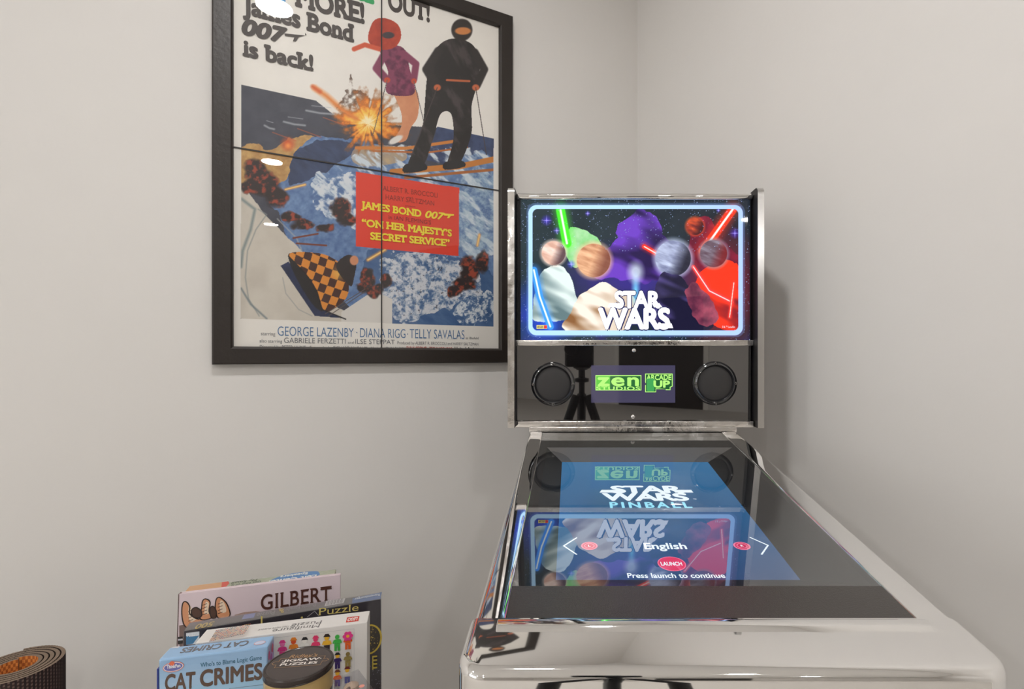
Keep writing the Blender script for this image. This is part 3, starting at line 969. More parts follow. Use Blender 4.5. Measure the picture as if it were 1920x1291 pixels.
# lit picture panel
YP = 1.2235
tp = Plane((0, YP, ZC), (1, 0, 0), (0, 0, 1))
xa, xb, za, zc_ = atY(968, YP), atY(1408.5, YP), zY(640, YP) - ZC, zY(370, YP) - ZC
P3 = Paint(tp, xa, xb, za, zc_, 560, 344, (30, 44, 50), 11)
a1, a2, a3 = P3.noise(60, 4), P3.noise(20, 4), P3.noise(34, 3, 3, .4)
w1, w2 = (P3.noise(30, 3) - .5) * 24, (P3.noise(30, 3) - .5) * 24
t = np.clip((P3.X - 990) / 400, 0, 1)[..., None]
P3.C = (np.array((34, 50, 56)) * (1 - t) + np.array((26, 34, 44)) * t) / 255.0 + (a1 - .5)[..., None] * .08
P3.mix(np.clip((a1 - .52) * 3, 0, .5) * np.clip((P3.Y - 480) / 90, 0, 1), (44, 34, 120))
P3.mix(np.clip(1 - np.hypot((P3.X - 1190) / 150, (P3.Y - 520) / 80), 0, .8), (58, 42, 142))
P3.mix(np.clip(1 - np.hypot((P3.X - 1020) / 70, (P3.Y - 590) / 90), 0, .9), (28, 70, 220))
P3.mix(np.clip(1 - np.hypot((P3.X - 1350) / 90, (P3.Y - 540) / 140), 0, .9), (150, 20, 40))
# violet cloud peak, green glow, red cloud
P3.fill(crv([(1120, 520), (1136, 470), (1150, 452), (1160, 424), (1186, 402), (1214, 398), (1232, 420), (1246, 446), (1262, 470), (1270, 520)], 5), (104, 60, 184), (34, 20, 70), np.clip((a3 - .4) * 4, 0, 1), (w1, w2))
P3.fill(crv([(1056, 470), (1062, 440), (1080, 424), (1118, 440), (1128, 470), (1110, 490), (1076, 500)], 5), (96, 190, 92), (196, 226, 190), a2, (w1, w2))
P3.fill(crv([(1290, 470), (1300, 420), (1330, 404), (1350, 440), (1384, 480), (1384, 560), (1330, 520)], 5), (70, 14, 34), (150, 30, 60), a2, (w1, w2))
P3.fill(crv([(1312, 520), (1350, 500), (1384, 500), (1384, 618), (1340, 612), (1310, 570)], 5), (240, 50, 22), (96, 10, 34), np.clip((a3 - .42) * 4, 0, 1), (w1, w2))


def beam(q, w, col, core):
    P3.stroke(q, w * 2.2, col, 1.0, .6); P3.stroke(q, w, col, .25); P3.stroke(q, w * .3, core, .6)


beam([(1051, 394), (1063, 456)], 19, (70, 240, 40), (230, 255, 225))
beam([(1374, 392), (1318, 470)], 19, (232, 52, 24), (250, 235, 230))
beam([(1208, 462), (1236, 478)], 10, (240, 50, 36), (255, 220, 210))
beam([(1300, 500), (1330, 545), (1372, 566)], 8, (240, 60, 60), (255, 225, 225))
beam([(1376, 530), (1368, 594)], 6, (240, 60, 50), (255, 225, 215))
# pale drifting clouds in the lower left
P3.fill(crv([(1000, 560), (1012, 520), (1034, 500), (1062, 508), (1078, 540), (1078, 590), (1050, 600), (1004, 600)], 5), (216, 230, 226), (92, 116, 120), np.clip((a3 - .42) * 4, 0, 1), (w1 * .6, w2 * .6))
P3.fill(crv([(1060, 618), (1072, 580), (1092, 548), (1130, 528), (1160, 545), (1190, 560), (1170, 618)], 5), (236, 226, 212), (132, 88, 50), np.clip((a3 - .42) * 4, 0, 1) * np.clip((1160 - P3.X) / 40, 0.3, 1), (w1 * .5, w2 * .5))


def planet(x, y, r, c0, c1, c2):
    d = np.hypot(P3.X - x, P3.Y - y) / r
    m = np.clip((1 - d) * r / 1.2, 0, 1)
    P3.mix(np.clip(1.25 - d, 0, .25) * 2.4, c0)
    b = np.clip(P3.noise(7, 3, 4, .35) * 1.6 - .3, 0, 1)[..., None]
    P3.mix(m, (np.array(c0) * (1 - b) + np.array(c1) * b) / 255.0)
    P3.mix(m * np.clip((P3.X - x + (P3.Y - y) * .4) / r + .05, 0, .8), c2)


planet(1038, 474, 23, (240, 214, 200), (206, 160, 140), (60, 40, 50))
planet(1113, 488, 32, (236, 190, 150), (180, 118, 84), (110, 60, 50))
planet(1262, 484, 34, (196, 206, 232), (110, 116, 150), (14, 12, 24))
planet(1303, 424, 17, (214, 84, 44), (90, 26, 34), (40, 10, 20))
planet(1338, 475, 26, (150, 146, 160), (84, 60, 72), (120, 20, 24))
P3.fill(crv([(1236, 520), (1262, 512), (1300, 540), (1330, 590), (1330, 618), (1236, 618)], 5), (24, 22, 48), (112, 96, 170), np.clip((a3 - .45) * 4, 0, 1), (w1 * .6, w2 * .6))
P3.fill(crv([(1292, 540), (1310, 528), (1330, 560), (1344, 600), (1318, 610), (1296, 580)], 5), (60, 24, 48), (196, 90, 110), a2, (w1, w2))
beam([(1001, 506), (1012, 556), (1032, 612)], 14, (60, 150, 255), (240, 250, 255))
P3.ell(1192, 545, 10, 40, (120, 220, 255), 1.0, 0, .9); P3.ell(1192, 510, 20, 26, (214, 232, 240), .7, 0, .75)
# stars
rs = np.random.default_rng(5)
pool = []
for _ in range(2200):
    x, y = rs.uniform(970, 1407), rs.uniform(372, 638)
    inside = 1000 < x < 1383 and 393 < y < 618
    if inside and (y > 470 or rs.random() < .35): continue
    pool.append((x, y))
for x, y in pool:
    j = int((x - P3.X[0, 0]) / (P3.X[0, -1] - P3.X[0, 0]) * 559); i = int((P3.Y[0, 0] - y) / (P3.Y[0, 0] - P3.Y[-1, 0]) * 343)
    b = rs.random() ** 3
    if 0 <= i < 343 and 0 <= j < 559:
        P3.C[i, j] = np.maximum(P3.C[i, j], np.array((.75, .85, 1.0)) * (.5 + .6 * b))
        if rs.random() < .4: P3.C[i, min(j + 1, 558)] = np.maximum(P3.C[i, min(j + 1, 558)], np.array((.5, .55, .8)))
        if b > .5: P3.C[i + 1, j] = np.maximum(P3.C[i + 1, j], np.array((.6, .7, .9)) * b)
for x, y, r, c in ((1025, 413, 12, (70, 50, 220)), (1044, 432, 8, (80, 60, 200)), (1378, 437, 12, (70, 40, 200)), (1071, 495, 9, (60, 80, 220)), (1102, 400, 6, (80, 60, 220)), (1347, 394, 5, (70, 60, 220))):
    P3.ell(x, y, r, r, c, 1.0, 0, .8); P3.ell(x, y, r, 1.4, (190, 180, 255), 1.0, 0, .8); P3.ell(x, y, 1.4, r, (190, 180, 255), 1.0, 0, .8)
# rounded pale border
def rr(x0, y0, x1, y1, r):
    dx = np.maximum(np.maximum(x0 + r - P3.X, P3.X - x1 + r), 0); dy = np.maximum(np.maximum(y0 + r - P3.Y, P3.Y - y1 + r), 0)
    ins = (P3.X > x0) & (P3.X < x1) & (P3.Y > y0) & (P3.Y < y1)
    return np.where(ins, np.clip(r - np.hypot(dx, dy) + .5, 0, 1), 0)
bt = np.clip((P3.X - 1150) / 250, 0, 1)[..., None]
P3.mix(np.clip(rr(989, 382.5, 1395, 630, 17) * .0 + (rr(987, 380, 1397, 632, 18) - rr(998, 391, 1386, 621, 11)), 0, 1) * .35, (110, 150, 220))
P3.mix(np.clip(rr(990.5, 384, 1393, 628.5, 16) - rr(998.5, 391.5, 1384.5, 619.5, 10), 0, 1), (np.array((176, 216, 246)) * (1 - bt) + np.array((168, 196, 246)) * bt) / 255.0)
P3.mix((P3.X < 976.5) + (P3.X > 1406) * 1.0 + (P3.Y < 373.5), (6, 6, 7))
lit = P3.build('lit_picture', M['lit_print'], pin)
A = Art(tp)
for col, g in (((30, 34, 84), .09), ((250, 250, 255), .05)):
    A.text('STAR', (1152, 576), (1238, 576), 29, col, bold=g, space=.95)
    A.text('WARS', (1121, 615), (1257, 615), 36, col, bold=g, space=.95)
A.poly([(1143, 568), (1166, 568), (1164, 576), (1139, 576)], (250, 250, 255))
A.poly([(1222, 568), (1236, 568), (1242, 576), (1226, 576)], (250, 250, 255))
A.poly([(1238, 606), (1259, 606), (1262, 615), (1236, 615)], (250, 250, 255))
A.mb.build('title_lettering', M['lit_print'], lit, 0)
A = Art(tp)
A.poly([(1006, 609), (1026, 609), (1026, 616), (1006, 616)], (214, 200, 120)); A.poly([(1020, 609.5), (1025.5, 609.5), (1025.5, 615.5), (1020, 615.5)], (214, 50, 60))
A.text('ARCADE', (1007, 614.8), (1019, 614.8), 4, (60, 40, 40), bold=.02)
A.mb.build('badge', M['lit_print'], lit, 0)
A = Art(tp)
A.text('\u00a9 & \u2122 Lucasfilm', (1354, 614.5), (1378, 614.5), 4, (220, 214, 220))
A.mb.build('copyright_lettering', M['lit_print'], lit, 0)
# speaker panel, display, screws and speakers
YD = 1.2215
TILT = math.tan(math.radians(0.8))
ys = lambda z: YD - (z - zY(719, YD)) * TILT          # the panel leans towards the player by under a degree
zlo, zhi = zY(790, YD), zY(647, YD)
v, f = prism([(ys(zlo), zlo), (1.234, zlo), (1.234, zhi), (ys(zhi), zhi)], atY(966, YD), atY(1407.5, YD))
spk_panel = MB().add(v, f).build('speaker_panel', M['black_gloss'], pin, 0)
dp = Plane((0, ys(ZC), ZC), (1, 0, 0), (0, -TILT, 1))
A = Art(dp, base=.0003)
A.poly([(1108.5, 684.5), (1266, 684.5), (1266, 754.5), (1108.5, 754.5)], (70, 66, 92))
G0, G1, G2, G3 = (150, 240, 80), (44, 110, 56), (100, 205, 70), (190, 255, 130)
A.poly([(1116.5, 703), (1202.5, 703), (1202.5, 731.5), (1116.5, 731.5)], G3)
A.poly([(1118, 704.5), (1201, 704.5), (1201, 730), (1118, 730)], G1)
A.poly([(1118, 704.5), (1144, 704.5), (1144, 730), (1118, 730)], G2)
A.text('z', (1120, 722.5), (1143, 722.5), 22, G3, bold=.04)
A.text('e', (1146, 722.5), (1171, 722.5), 22, G3, bold=.03); A.text('n', (1176, 722.5), (1198, 722.5), 22, G3, bold=.03)
A.text('STUDIOS', (1118, 730.5), (1200, 730.5), 6, G3, bold=.025, space=1.1)
A.poly([(1209.5, 700), (1261, 700), (1261, 724), (1257, 726), (1257, 731), (1248, 731), (1248, 729), (1230, 729), (1230, 735), (1209.5, 735), (1209.5, 722), (1212, 720), (1209.5, 716)], G3)
A.poly([(1211, 701.5), (1259.5, 701.5), (1259.5, 723), (1255.5, 725), (1255.5, 729.5), (1229, 727.5), (1229, 733.5), (1211, 733.5)], (34, 96, 50))
A.text('ARCADE', (1212, 711.5), (1258.5, 711.5), 9, G3, bold=.03)
A.text('1', (1212.5, 732), (1227, 732), 22, (70, 170, 90), bold=.03)
A.text('UP', (1225, 725.5), (1256, 725.5), 12, G3, bold=.045)
A.mb.build('dot_display', M['dmd'], spk_panel, 0)
for x, y in ((1188.5, 656.5), (1187, 781)):
    v, f = lathe([(.0045, 0), (.0045, .001), (.003, .002), (0, .0023)], 16)
    MB().add(v, f, T=Matrix.Translation((atY(x, YD), ys(zY(y, YD)), zY(y, YD))) @ Matrix.Rotation(math.pi / 2, 4, 'X')).build('screw', M['steel'], spk_panel)
for x, y in ((1037, 719.5), (1340.3, 718)):
    T = Matrix.Translation((atY(x, YD), ys(zY(y, YD)) - .0003, zY(y, YD))) @ Matrix.Rotation(math.pi / 2, 4, 'X')
    v, f = lathe([(.0385, .001), (.0400, .0065), (.0425, .0095), (.0455, .0085), (.0495, .004), (.0505, 0)], 64)
    spk_o = MB().add(v, f[:-2], T=T).build('speaker', M['plastic_ring'], pin, 50)
    v, f = lathe([(0, .0055), (.012, .0052), (.026, .0044), (.036, .0034), (.0395, .002)], 64)
    mb = MB().add(v, f[:-1], T=T)
    for i in range(-19, 20):                         # raised wire rows of the grille cloth
        h = math.sqrt(max(0, .0375 ** 2 - (i * .0019) ** 2))
    mb.build('grille', M['grille'], spk_o, 60)
    for a in range(4):
        ang_ = a * math.pi / 2
        v, f = lathe([(.0034, .006), (.0034, .0098), (.0022, .0108), (0, .011)], 14)
        MB().add(v, f, T=T @ Matrix.Translation((.0455 * math.cos(ang_), .0455 * math.sin(ang_), 0))).build('screw', M['black_gloss'], spk_o)

# ------------------------------------------------------------------ low bench with games
zBase = 0.33
tB = Vector((math.sin(math.radians(67.8)), math.cos(math.radians(67.8)), 0)); rB = Vector((-tB.y, tB.x, 0))
PB = Vector((atY(344.7, 1.02), 1.02, 0))
TB = Matrix.Translation(PB) @ Matrix(((tB.x, rB.x, 0, 0), (tB.y, rB.y, 0, 0), (0, 0, 1, 0), (0, 0, 0, 1)))
bench = empty('low_bench', TB @ Vector((.185, -.1, 0)), 'low wooden bench carrying the stack of games and puzzles below the poster', 'bench')
MB().box(-.05, .42, -.335, .125, zBase - .025, zBase, .003, T=TB).build('seat', M['wood'], bench)
for x in (-.02, .39):
    for y in (-.305, .095):
        MB().box(x - .018, x + .018, y - .018, y + .018, 0, zBase - .025, .003, T=TB).build('leg', M['wood'], bench)


class Carton:
    """upright box: front top edge given by its left end, heading and right end; leans back by lean degrees"""
    def __init__(s, name, px, Y, alpha, x1, thick, lean, label, cat, zbot=zBase):
        a = math.radians(alpha)
        s.t = Vector((math.sin(a), math.cos(a), 0)); r = Vector((-s.t.y, s.t.x, 0))
        P = CAM + ray(*px) * Y
        k = (x1 - PX) / F
        s.w = (k * P.y - P.x) / (s.t.x - k * s.t.y)
        L = math.radians(lean)
        s.up = Vector((0, 0, math.cos(L))) + r * math.sin(L)
        s.d = r * math.cos(L) - Vector((0, 0, math.sin(L)))
        s.P, s.thick = P, thick
        s.h = (P.z - zbot - thick * math.sin(L)) / math.cos(L)
        s.T = Matrix((( s.t.x, s.d.x, s.up.x, P.x), (s.t.y, s.d.y, s.up.y, P.y), (s.t.z, s.d.z, s.up.z, P.z), (0, 0, 0, 1)))
        s.front = Plane(P, s.t, s.up)
        s.top = Plane(P, s.t, s.d)
        s.side = Plane(P + s.t * s.w, s.d, s.up)
        s.e = empty(name, P - s.up * s.h + s.t * s.w / 2 + s.d * thick / 2, label, cat)

    def body(s, mb, col, r=.0015, z0=None, z1=0.0, grow=0.0, y0=0.0, y1=None):
        mb.box(-grow, s.w + grow, y0 - grow, (s.thick if y1 is None else y1) + grow, -s.h if z0 is None else z0, z1, r, 2, col, s.T)
        return mb


# farthest: pale striped game box
SC = 0.94
c = Carton('game_box', (347, 1110), 1.225 * SC, 70.3, 628, .036, 5, 'pale striped game box at the very back, leaning behind the pink book', 'game box')
mb = c.body(MB(), (206, 202, 184))
A = Art(c.top, mb)
for i in range(5): A.poly_uv([(.0, .004 + i * .0065), (c.w, .004 + i * .0065), (c.w, .0065 + i * .0065), (.0, .0065 + i * .0065)], (170, 186, 160))
A.poly([(347, 1109), (356, 1098.5), (421, 1090.5), (418, 1102)], (214, 168, 128))
A.poly([(416, 1091), (428, 1089.5), (430, 1093), (424, 1100), (415, 1102)], (216, 96, 84))
A.poly(crv([(506, 1091), (520, 1082), (552, 1074), (590, 1070.5), (598, 1073), (596, 1079), (560, 1085)], 4), (96, 140, 192))
A.text('Left Center', (594, 1077), (500, 1089), -5, (236, 236, 230), bold=.03); A.text('Speakers', (578, 1072.5), (526, 1079.5), -4, (236, 236, 230), bold=.03)
A.text('My Small', (483, 1085), (436, 1091), -3.5, (84, 92, 84)); A.text('Get Out of it', (490, 1088.5), (434, 1096), -3.5, (84, 92, 84))
mb.build('lid', M['print'], c.e, 20)

# pink hardback
c = Carton('picture_book', (334, 1113), 1.199 * SC, 71.5, 638, .013, 5, 'pink hardback book with dark capital lettering, leaning behind the dark puzzle box', 'book')
mb = MB()
mb.box(0, c.w, 0, .0022, -c.h, 0, .0008, 2, (222, 204, 210), c.T)
mb.box(0, c.w, c.thick - .0022, c.thick, -c.h, 0, .0008, 2, (222, 204, 210), c.T)
mb.box(0, .003, 0, c.thick, -c.h, 0, .0008, 2, (120, 90, 84), c.T)
A = Art(c.front, mb)
A.poly([(440, 1152), (458, 1147), (480, 1145), (500, 1148), (530, 1152), (560, 1150), (600, 1142), (630, 1140), (630, 1230), (440, 1235)], (176, 146, 134))
A.poly([(336, 1172), (360, 1168), (400, 1168), (450, 1170), (450, 1235), (337, 1235)], (126, 104, 98))
for q in ([(343, 1130), (350, 1128), (356, 1137), (356, 1150), (372, 1160), (388, 1152), (384, 1162), (360, 1176), (346, 1172), (341, 1150)],
          [(380, 1126), (386, 1122), (394, 1128), (392, 1145), (396, 1158), (376, 1160), (378, 1140)],
          [(406, 1122), (414, 1120), (426, 1132), (431, 1154), (410, 1158), (404, 1140)],
          [(360, 1142), (368, 1138), (377, 1144), (378, 1154), (368, 1158), (360, 1152)],
          [(394, 1140), (400, 1136), (406, 1146), (404, 1158), (396, 1156)]):
    i_ = len(q)
    dark = i_ in (5, 6) and q[0][1] > 1135
    A.poly(crv(q, 4), (84, 56, 46) if dark else (216, 152, 112))
    if not dark:
        cx = sum(p[0] for p in q) / i_; cy = sum(p[1] for p in q) / i_
        A.poly(crv([(cx + (p[0] - cx) * .45 + 2, cy + (p[1] - cy) * .6 - 2) for p in q], 4), (236, 214, 190))
        for k in range(4): A.line([(cx - 6, cy - 6 + k * 6), (cx + 2, cy - 9 + k * 6)], .0012, (70, 40, 32))
    A.line(crv(q, 4) , .0022, (52, 36, 34), True)
A.text('GILBERT', (489, 1143), (622, 1124), 27, (84, 52, 44), bold=.012, slab=.03, space=1.08)
A.poly([(334, 1193), (343, 1192), (344, 1205), (334, 1207)], (30, 28, 30)); A.poly([(334, 1197), (343, 1196), (343, 1199), (334, 1200)], (210, 210, 220))
ck_ = mb.build('cover', M['print_gloss'], c.e, 20)
MB().box(.003, c.w - .004, .0024, c.thick - .0024, -c.h + .003, -.003, 0, 1, (255, 255, 255), c.T).build('pages', M['paper'], c.e, 0)

# dark shrink-wrapped jigsaw box
c = Carton('jigsaw_box', (344.7, 1183), 1.085 * SC, 67.8, 714, .043, 5, 'large dark jigsaw box with gold lettering and a gold ring, behind the white box', 'jigsaw box')
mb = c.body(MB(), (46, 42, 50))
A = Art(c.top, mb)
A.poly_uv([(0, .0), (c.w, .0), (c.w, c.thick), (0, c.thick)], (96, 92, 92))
A.poly([(660, 1131), (661, 1121.5), (716, 1109.5), (713.5, 1122)], (86, 112, 160))
A.poly([(608.6, 1136), (612, 1126), (647.6, 1121), (644, 1130)], (206, 204, 204))
for i in range(16):
    x_ = 611 + i * 2.05
    A.line([(x_, 1135.2 - (x_ - 608) * .165), (x_ + 2.2, 1127.2 - (x_ - 608) * .165)], .0006 + (i % 3) * .0004, (90, 88, 90))
A.poly([(452.8, 1161.6), (458, 1152.7), (479.4, 1149.2), (475.8, 1158)], (124, 132, 176))
A.text('500', (403, 1165), (369, 1171), -8, (196, 170, 90), bold=.02, shear=.1)
A.text('Puzzle', (516, 1144.5), (483, 1150), -7, (150, 146, 150)); A.text('&', (531, 1141), (522, 1143), -8, (196, 170, 90), bold=.02)
A.text('Puzzle Family', (592, 1131), (536, 1140.5), -6, (140, 136, 140))
A.text('Ravensburger', (711, 1113.5), (664, 1122), -4.2, (222, 228, 236), bold=.01)
A = Art(c.front, mb)
A.text('Puzzle', (597, 1153), (672, 1144), 13, (214, 196, 112), slab=.03)
A.text('l', (489, 1171), (492, 1170.5), 16, (214, 196, 112), bold=.01)
A.ell_uv(c.front.uv(566, 1157), .002, .002, (214, 196, 112))
A.line([(576, 1156), (590, 1145), (597, 1153)], .0008, (190, 186, 190))
A.poly([(349, 1186), (374, 1183), (374, 1206), (349, 1208)], (214, 220, 226)); A.poly([(349, 1192), (374, 1190), (362, 1206), (349, 1208)], (56, 122, 168))
A.text('PUZZLE', (351, 1193), (373, 1190.5), 5, (230, 234, 240), bold=.03)
A.ell_uv(c.front.uv(692, 1198), .026, .031, (206, 178, 52)); A.ell_uv(c.front.uv(692, 1198), .0225, .0275, (44, 36, 26))
rs = random.Random(4)
for _ in range(60):
    r_, t_ = .024 * math.sqrt(rs.random()), rs.random() * 6.28
    A.ell_uv(c.front.uv(692, 1198) + Vector((r_ * math.cos(t_) * .85, r_ * math.sin(t_))), .0006 + rs.random() * .0012, .0006 + rs.random() * .001, rs.choice([(150, 126, 50), (92, 74, 34), (196, 168, 80)]), 7)
for i in range(4): A.poly([(698, 1228 + i * 7), (707, 1227 + i * 7), (707, 1230 + i * 7), (698, 1231 + i * 7)], (200, 176, 60))
A.poly([(698, 1228), (700, 1228), (700, 1254), (698, 1254)], (200, 176, 60))
for _ in range(36): A.ell_uv(c.front.uv(rs.uniform(694, 716), rs.uniform(1235, 1300)), .0005, .0005, (190, 192, 214), 6)
mb.build('lid', M['print_gloss'], c.e, 20)
gw = MB().box(-.0012, c.w + .0012, -.0022, c.thick + .0012, -c.h, .0022, .002, 2, T=c.T)
gw.build('shrink_wrap', pane_mat('shrink_wrap', 0.02, (1, 1, 1), .12), c.e, 20)

# white jigsaw box with little figures
c = Carton('jigsaw_box', (366, 1205), 1.012 * SC, 75, 688.5, .052, 1.5, 'white jigsaw box printed with rows of tiny colourful figures, behind the tin', 'jigsaw box')
mb = c.body(MB(), (226, 222, 218), z0=-.17)
A = Art(c.top, mb)
A.text('Minifigure', (600.5, 1169.3), (512.5, 1179.4), -6, (96, 92, 92), bold=-.004); A.text('Puzzle', (604, 1162.5), (548, 1169), -6, (96, 92, 92), bold=-.004)
A.text('1000 PIECE PUZZLE', (542, 1172.2), (485, 1179.2), -2.4, (130, 126, 126))
A.poly([(651, 1157), (674, 1154.4), (672, 1163.9), (648.3, 1166.8)], (206, 62, 46))
A.text('LEGO', (671, 1156.6), (652.5, 1159), -5.2, (240, 230, 226), bold=.04, shear=.15)
rs = random.Random(9)
for i in range(20):
    for j in range(10):
        f_, g_ = i / 19, j / 9
        x_ = (406 + 63 * f_) * (1 - g_) + (393.7 + 63.7 * f_) * g_; y_ = (1182 - 6.6 * f_) * (1 - g_) + (1201.8 - 7.4 * f_) * g_
        A.ell_uv(c.top.uv(x_, y_), .0012, .0015, rs.choice([(206, 120, 66), (70, 60, 64), (200, 160, 110), (170, 60, 60), (110, 110, 120), (196, 176, 140)]), 7)
A = Art(c.front, mb)
A.line([(515, 1195), (664, 1178), (664, 1330)], .0007, (196, 196, 198))


def toyman(x, y, h, body, legs, head, hat=None):
    q = lambda dx, dy: (x + dx * h, y + dy * h - dx * h * .11)
    A.poly([q(-.19, .55), q(-.15, .28), q(.15, .28), q(.19, .55)], body)
    A.poly([q(-.30, .5), q(-.22, .30), q(-.13, .30), q(-.21, .54)], body); A.poly([q(.30, .5), q(.22, .30), q(.13, .30), q(.21, .54)], body)
    A.poly([q(-.18, .56), q(.18, .56), q(.18, .68), q(.18, 1), q(.02, 1), q(.02, .72), q(-.02, .72), q(-.02, 1), q(-.18, 1), q(-.18, .68)], legs)
    A.ell_uv(c.front.uv(*q(0, .13)), h * .14 / 1000 * .97, h * .15 / 1000 * .97, head, 14)
    if hat: A.poly([q(-.22, .06), q(-.10, -.12), q(.10, -.12), q(.22, .06)], hat)


PINK, YL_, GR, OR, TAN = (226, 62, 140), (232, 178, 50), (64, 176, 72), (226, 96, 36), (150, 132, 72)
for args in ((529.5, 1203, 32, PINK, PINK, (236, 120, 180), PINK), (550.5, 1198, 32, (222, 130, 40), (222, 130, 40), (214, 80, 30), (222, 130, 40)), (571.5, 1197, 30, (232, 230, 226), (232, 230, 226), (238, 234, 228), (40, 38, 40)),
             (592, 1194, 30, (226, 60, 110), GR, (226, 60, 110), (226, 60, 110)), (613, 1191, 31, YL_, (52, 40, 42), YL_, (50, 36, 32)), (632.5, 1189, 30, GR, GR, GR), (652.5, 1187, 29, OR, OR, (226, 60, 140), (226, 60, 140)),
             (633, 1225, 27, (56, 36, 96), (56, 36, 96), YL_, (40, 40, 44)), (652.5, 1221, 28, TAN, TAN, (140, 120, 64)), (633, 1257, 28, OR, (96, 72, 150), YL_, (120, 70, 50)), (651.5, 1251, 28, (232, 228, 222), (70, 70, 160), YL_, (110, 40, 40))):
    toyman(*args)
for k in range(6):
    a_ = k * math.pi / 3
    A.ell_uv(c.front.uv(652.5, 1191) + Vector((.0058 * math.cos(a_), .0058 * math.sin(a_))), .0036, .0036, (226, 60, 140), 12)
A.ell_uv(c.front.uv(652.5, 1191), .003, .003, (236, 170, 50), 12)
mb.build('lid', M['print'], c.e, 20)
c.body(MB(), (206, 202, 196), z1=-.165, grow=-.0015).build('base', M['print'], c.e, 20)

# light blue logic game
c = Carton('game_box', (297, 1236), .949 * SC, 76, 502, .040, 0, 'light blue game box with brown brush lettering, frontmost left of the tin', 'game box')
mb = MB()
SKY, SKY2 = (150, 186, 222), (172, 204, 232)
c.body(mb, SKY, z0=-.05, r=.003)
mb2 = MB()
A = Art(c.front, mb)
for k in range(5):
    z_ = -.006 - k * .009
    A.poly_uv([(.002, z_), (c.w - .002, z_), (c.w - .002, z_ - .009), (.002, z_ - .009)], tuple(int(SKY[i] * (1 - k / 5) + SKY2[i] * k / 5) for i in range(3)))
BRN = (96, 74, 62)
A.text("Who's to Blame Logic Game", (376, 1250), (491, 1235.5), 8, (46, 104, 132), bold=.008)
A.text('CAT', (309, 1294), (366, 1288), 29, BRN, bold=.03); A.text('CRIMES', (375, 1286), (492, 1271), 29, BRN, bold=.03)
e_ = c.front.uv(325.5, 1249)
A.ell_uv(e_, .0155, .0085, (224, 120, 90), rot=.05); A.ell_uv(e_, .0145, .0075, (232, 236, 244), rot=.05); A.ell_uv(e_, .0135, .0066, (110, 110, 176), rot=.05)
A.ell_uv(e_ + Vector((-.002, .006)), .004, .004, (226, 112, 80))
A.text('ThinkFun', (313, 1252.5), (339, 1249), 6, (244, 244, 248), bold=.03)
A = Art(c.top, mb)
A.text('CAT CRIMES', (469, 1200), (344, 1214.5), -8.5, (112, 108, 112), bold=.025)
A.text("Who's to Blame Logic Game", (417, 1202), (353, 1209.5), -2, (110, 130, 160))
e_ = c.top.uv(487, 1205)
A.ell_uv(e_, .009, .007, (226, 140, 120)); A.ell_uv(e_, .0082, .006, (196, 206, 230))
A.poly([(321, 1215.5), (325, 1212.5), (338, 1211), (334, 1214.5)], (214, 216, 224))
A = Art(c.side, mb)
for u, v_, col in ((.008, -.02, (190, 90, 150)), (.02, -.03, (150, 90, 180)), (.026, -.016, (196, 110, 120)), (.014, -.04, (120, 100, 170))):
    A.ell_uv((u, v_), .006, .008, col, 10)
mb.build('lid', M['print_gloss'], c.e, 20)
mb = MB()
c.body(mb, (166, 204, 232), z0=-c.h, z1=-.0495, r=.001)
A = Art(c.front, mb)
A.poly_uv([(.0, -.0505), (c.w, -.0505), (c.w, -.16), (0, -.16)], (160, 202, 232))
A.text('CAT', (309, 1294.4), (366, 1288.4), 29, BRN, bold=.03); A.text('CRIMES', (375, 1286.4), (492, 1271.4), 29, BRN, bold=.03)
A.line([(430, 1290), (497, 1282)], .0006, (110, 120, 130))
mb.build('base', M['print_gloss'], c.e, 20)
MB().box(-.0028, -.0002, 0.001, c.thick, -c.h, -.016, 0, 1, (40, 60, 140), c.T).build('spine_sleeve', M['print_gloss'], c.e, 0)

# round tin
tc = Vector((atY(561, .87), .87, 0)); RT = .052; zl = zY(1241, .87)
tin = empty('round_tin', (tc.x, tc.y, zBase), 'round dark brown tin with a gold band in front of the white box', 'tin')
T = Matrix.Translation((tc.x, tc.y, 0))
hb = zl - .011
mb = MB()
v, f = lathe([(RT - .004, zBase), (RT - .002, zBase + .002), (RT - .002, hb - .034)], 64); mb.add(v, f, (48, 38, 34), T)
v, f = lathe([(RT - .0018, hb - .034), (RT - .0012, hb - .033), (RT - .0012, hb - .031)], 64); mb.add(v, f[:-2], (30, 24, 22), T)
v, f = lathe([(RT - .0012, hb - .031), (RT - .0012, hb)], 64); mb.add(v, f[:-2], (196, 166, 108), T)
mb.build('tin_body', M['tin'], tin, 30)
mb = MB()
v, f = lathe([(RT - .001, hb), (RT, hb + .0008), (RT, hb + .002), (RT - .0008, hb + .0027), (RT, hb + .0034), (RT, zl - .002), (RT - .002, zl), (RT - .004, zl), (RT - .005, zl - .0008)], 64)
mb.add(v, f[:-2], (52, 42, 38), T)
v, f = lathe([(0, zl - .0008), (RT - .005, zl - .0008)], 64); mb.add(v, f[:-1], (70, 60, 57), T)
lp = Plane((tc.x, tc.y, zl - .0008), (math.cos(.13), math.sin(.13), 0), (-math.sin(.13), math.cos(.13), 0))
A = Art(lp, mb)
GLD = (186, 142, 96)
A.text_uv("Ridley's", (-.022, .0165), (.022, .0165), .009, GLD, shear=.2)
A.text_uv('\u00b7JIGSAW\u00b7', (-.030, .005), (.032, .005), .0068, (236, 226, 218), bold=.028); A.text_uv('PUZZLES', (-.028, -.0065), (.029, -.0065), .0068, (236, 226, 218), bold=.028)
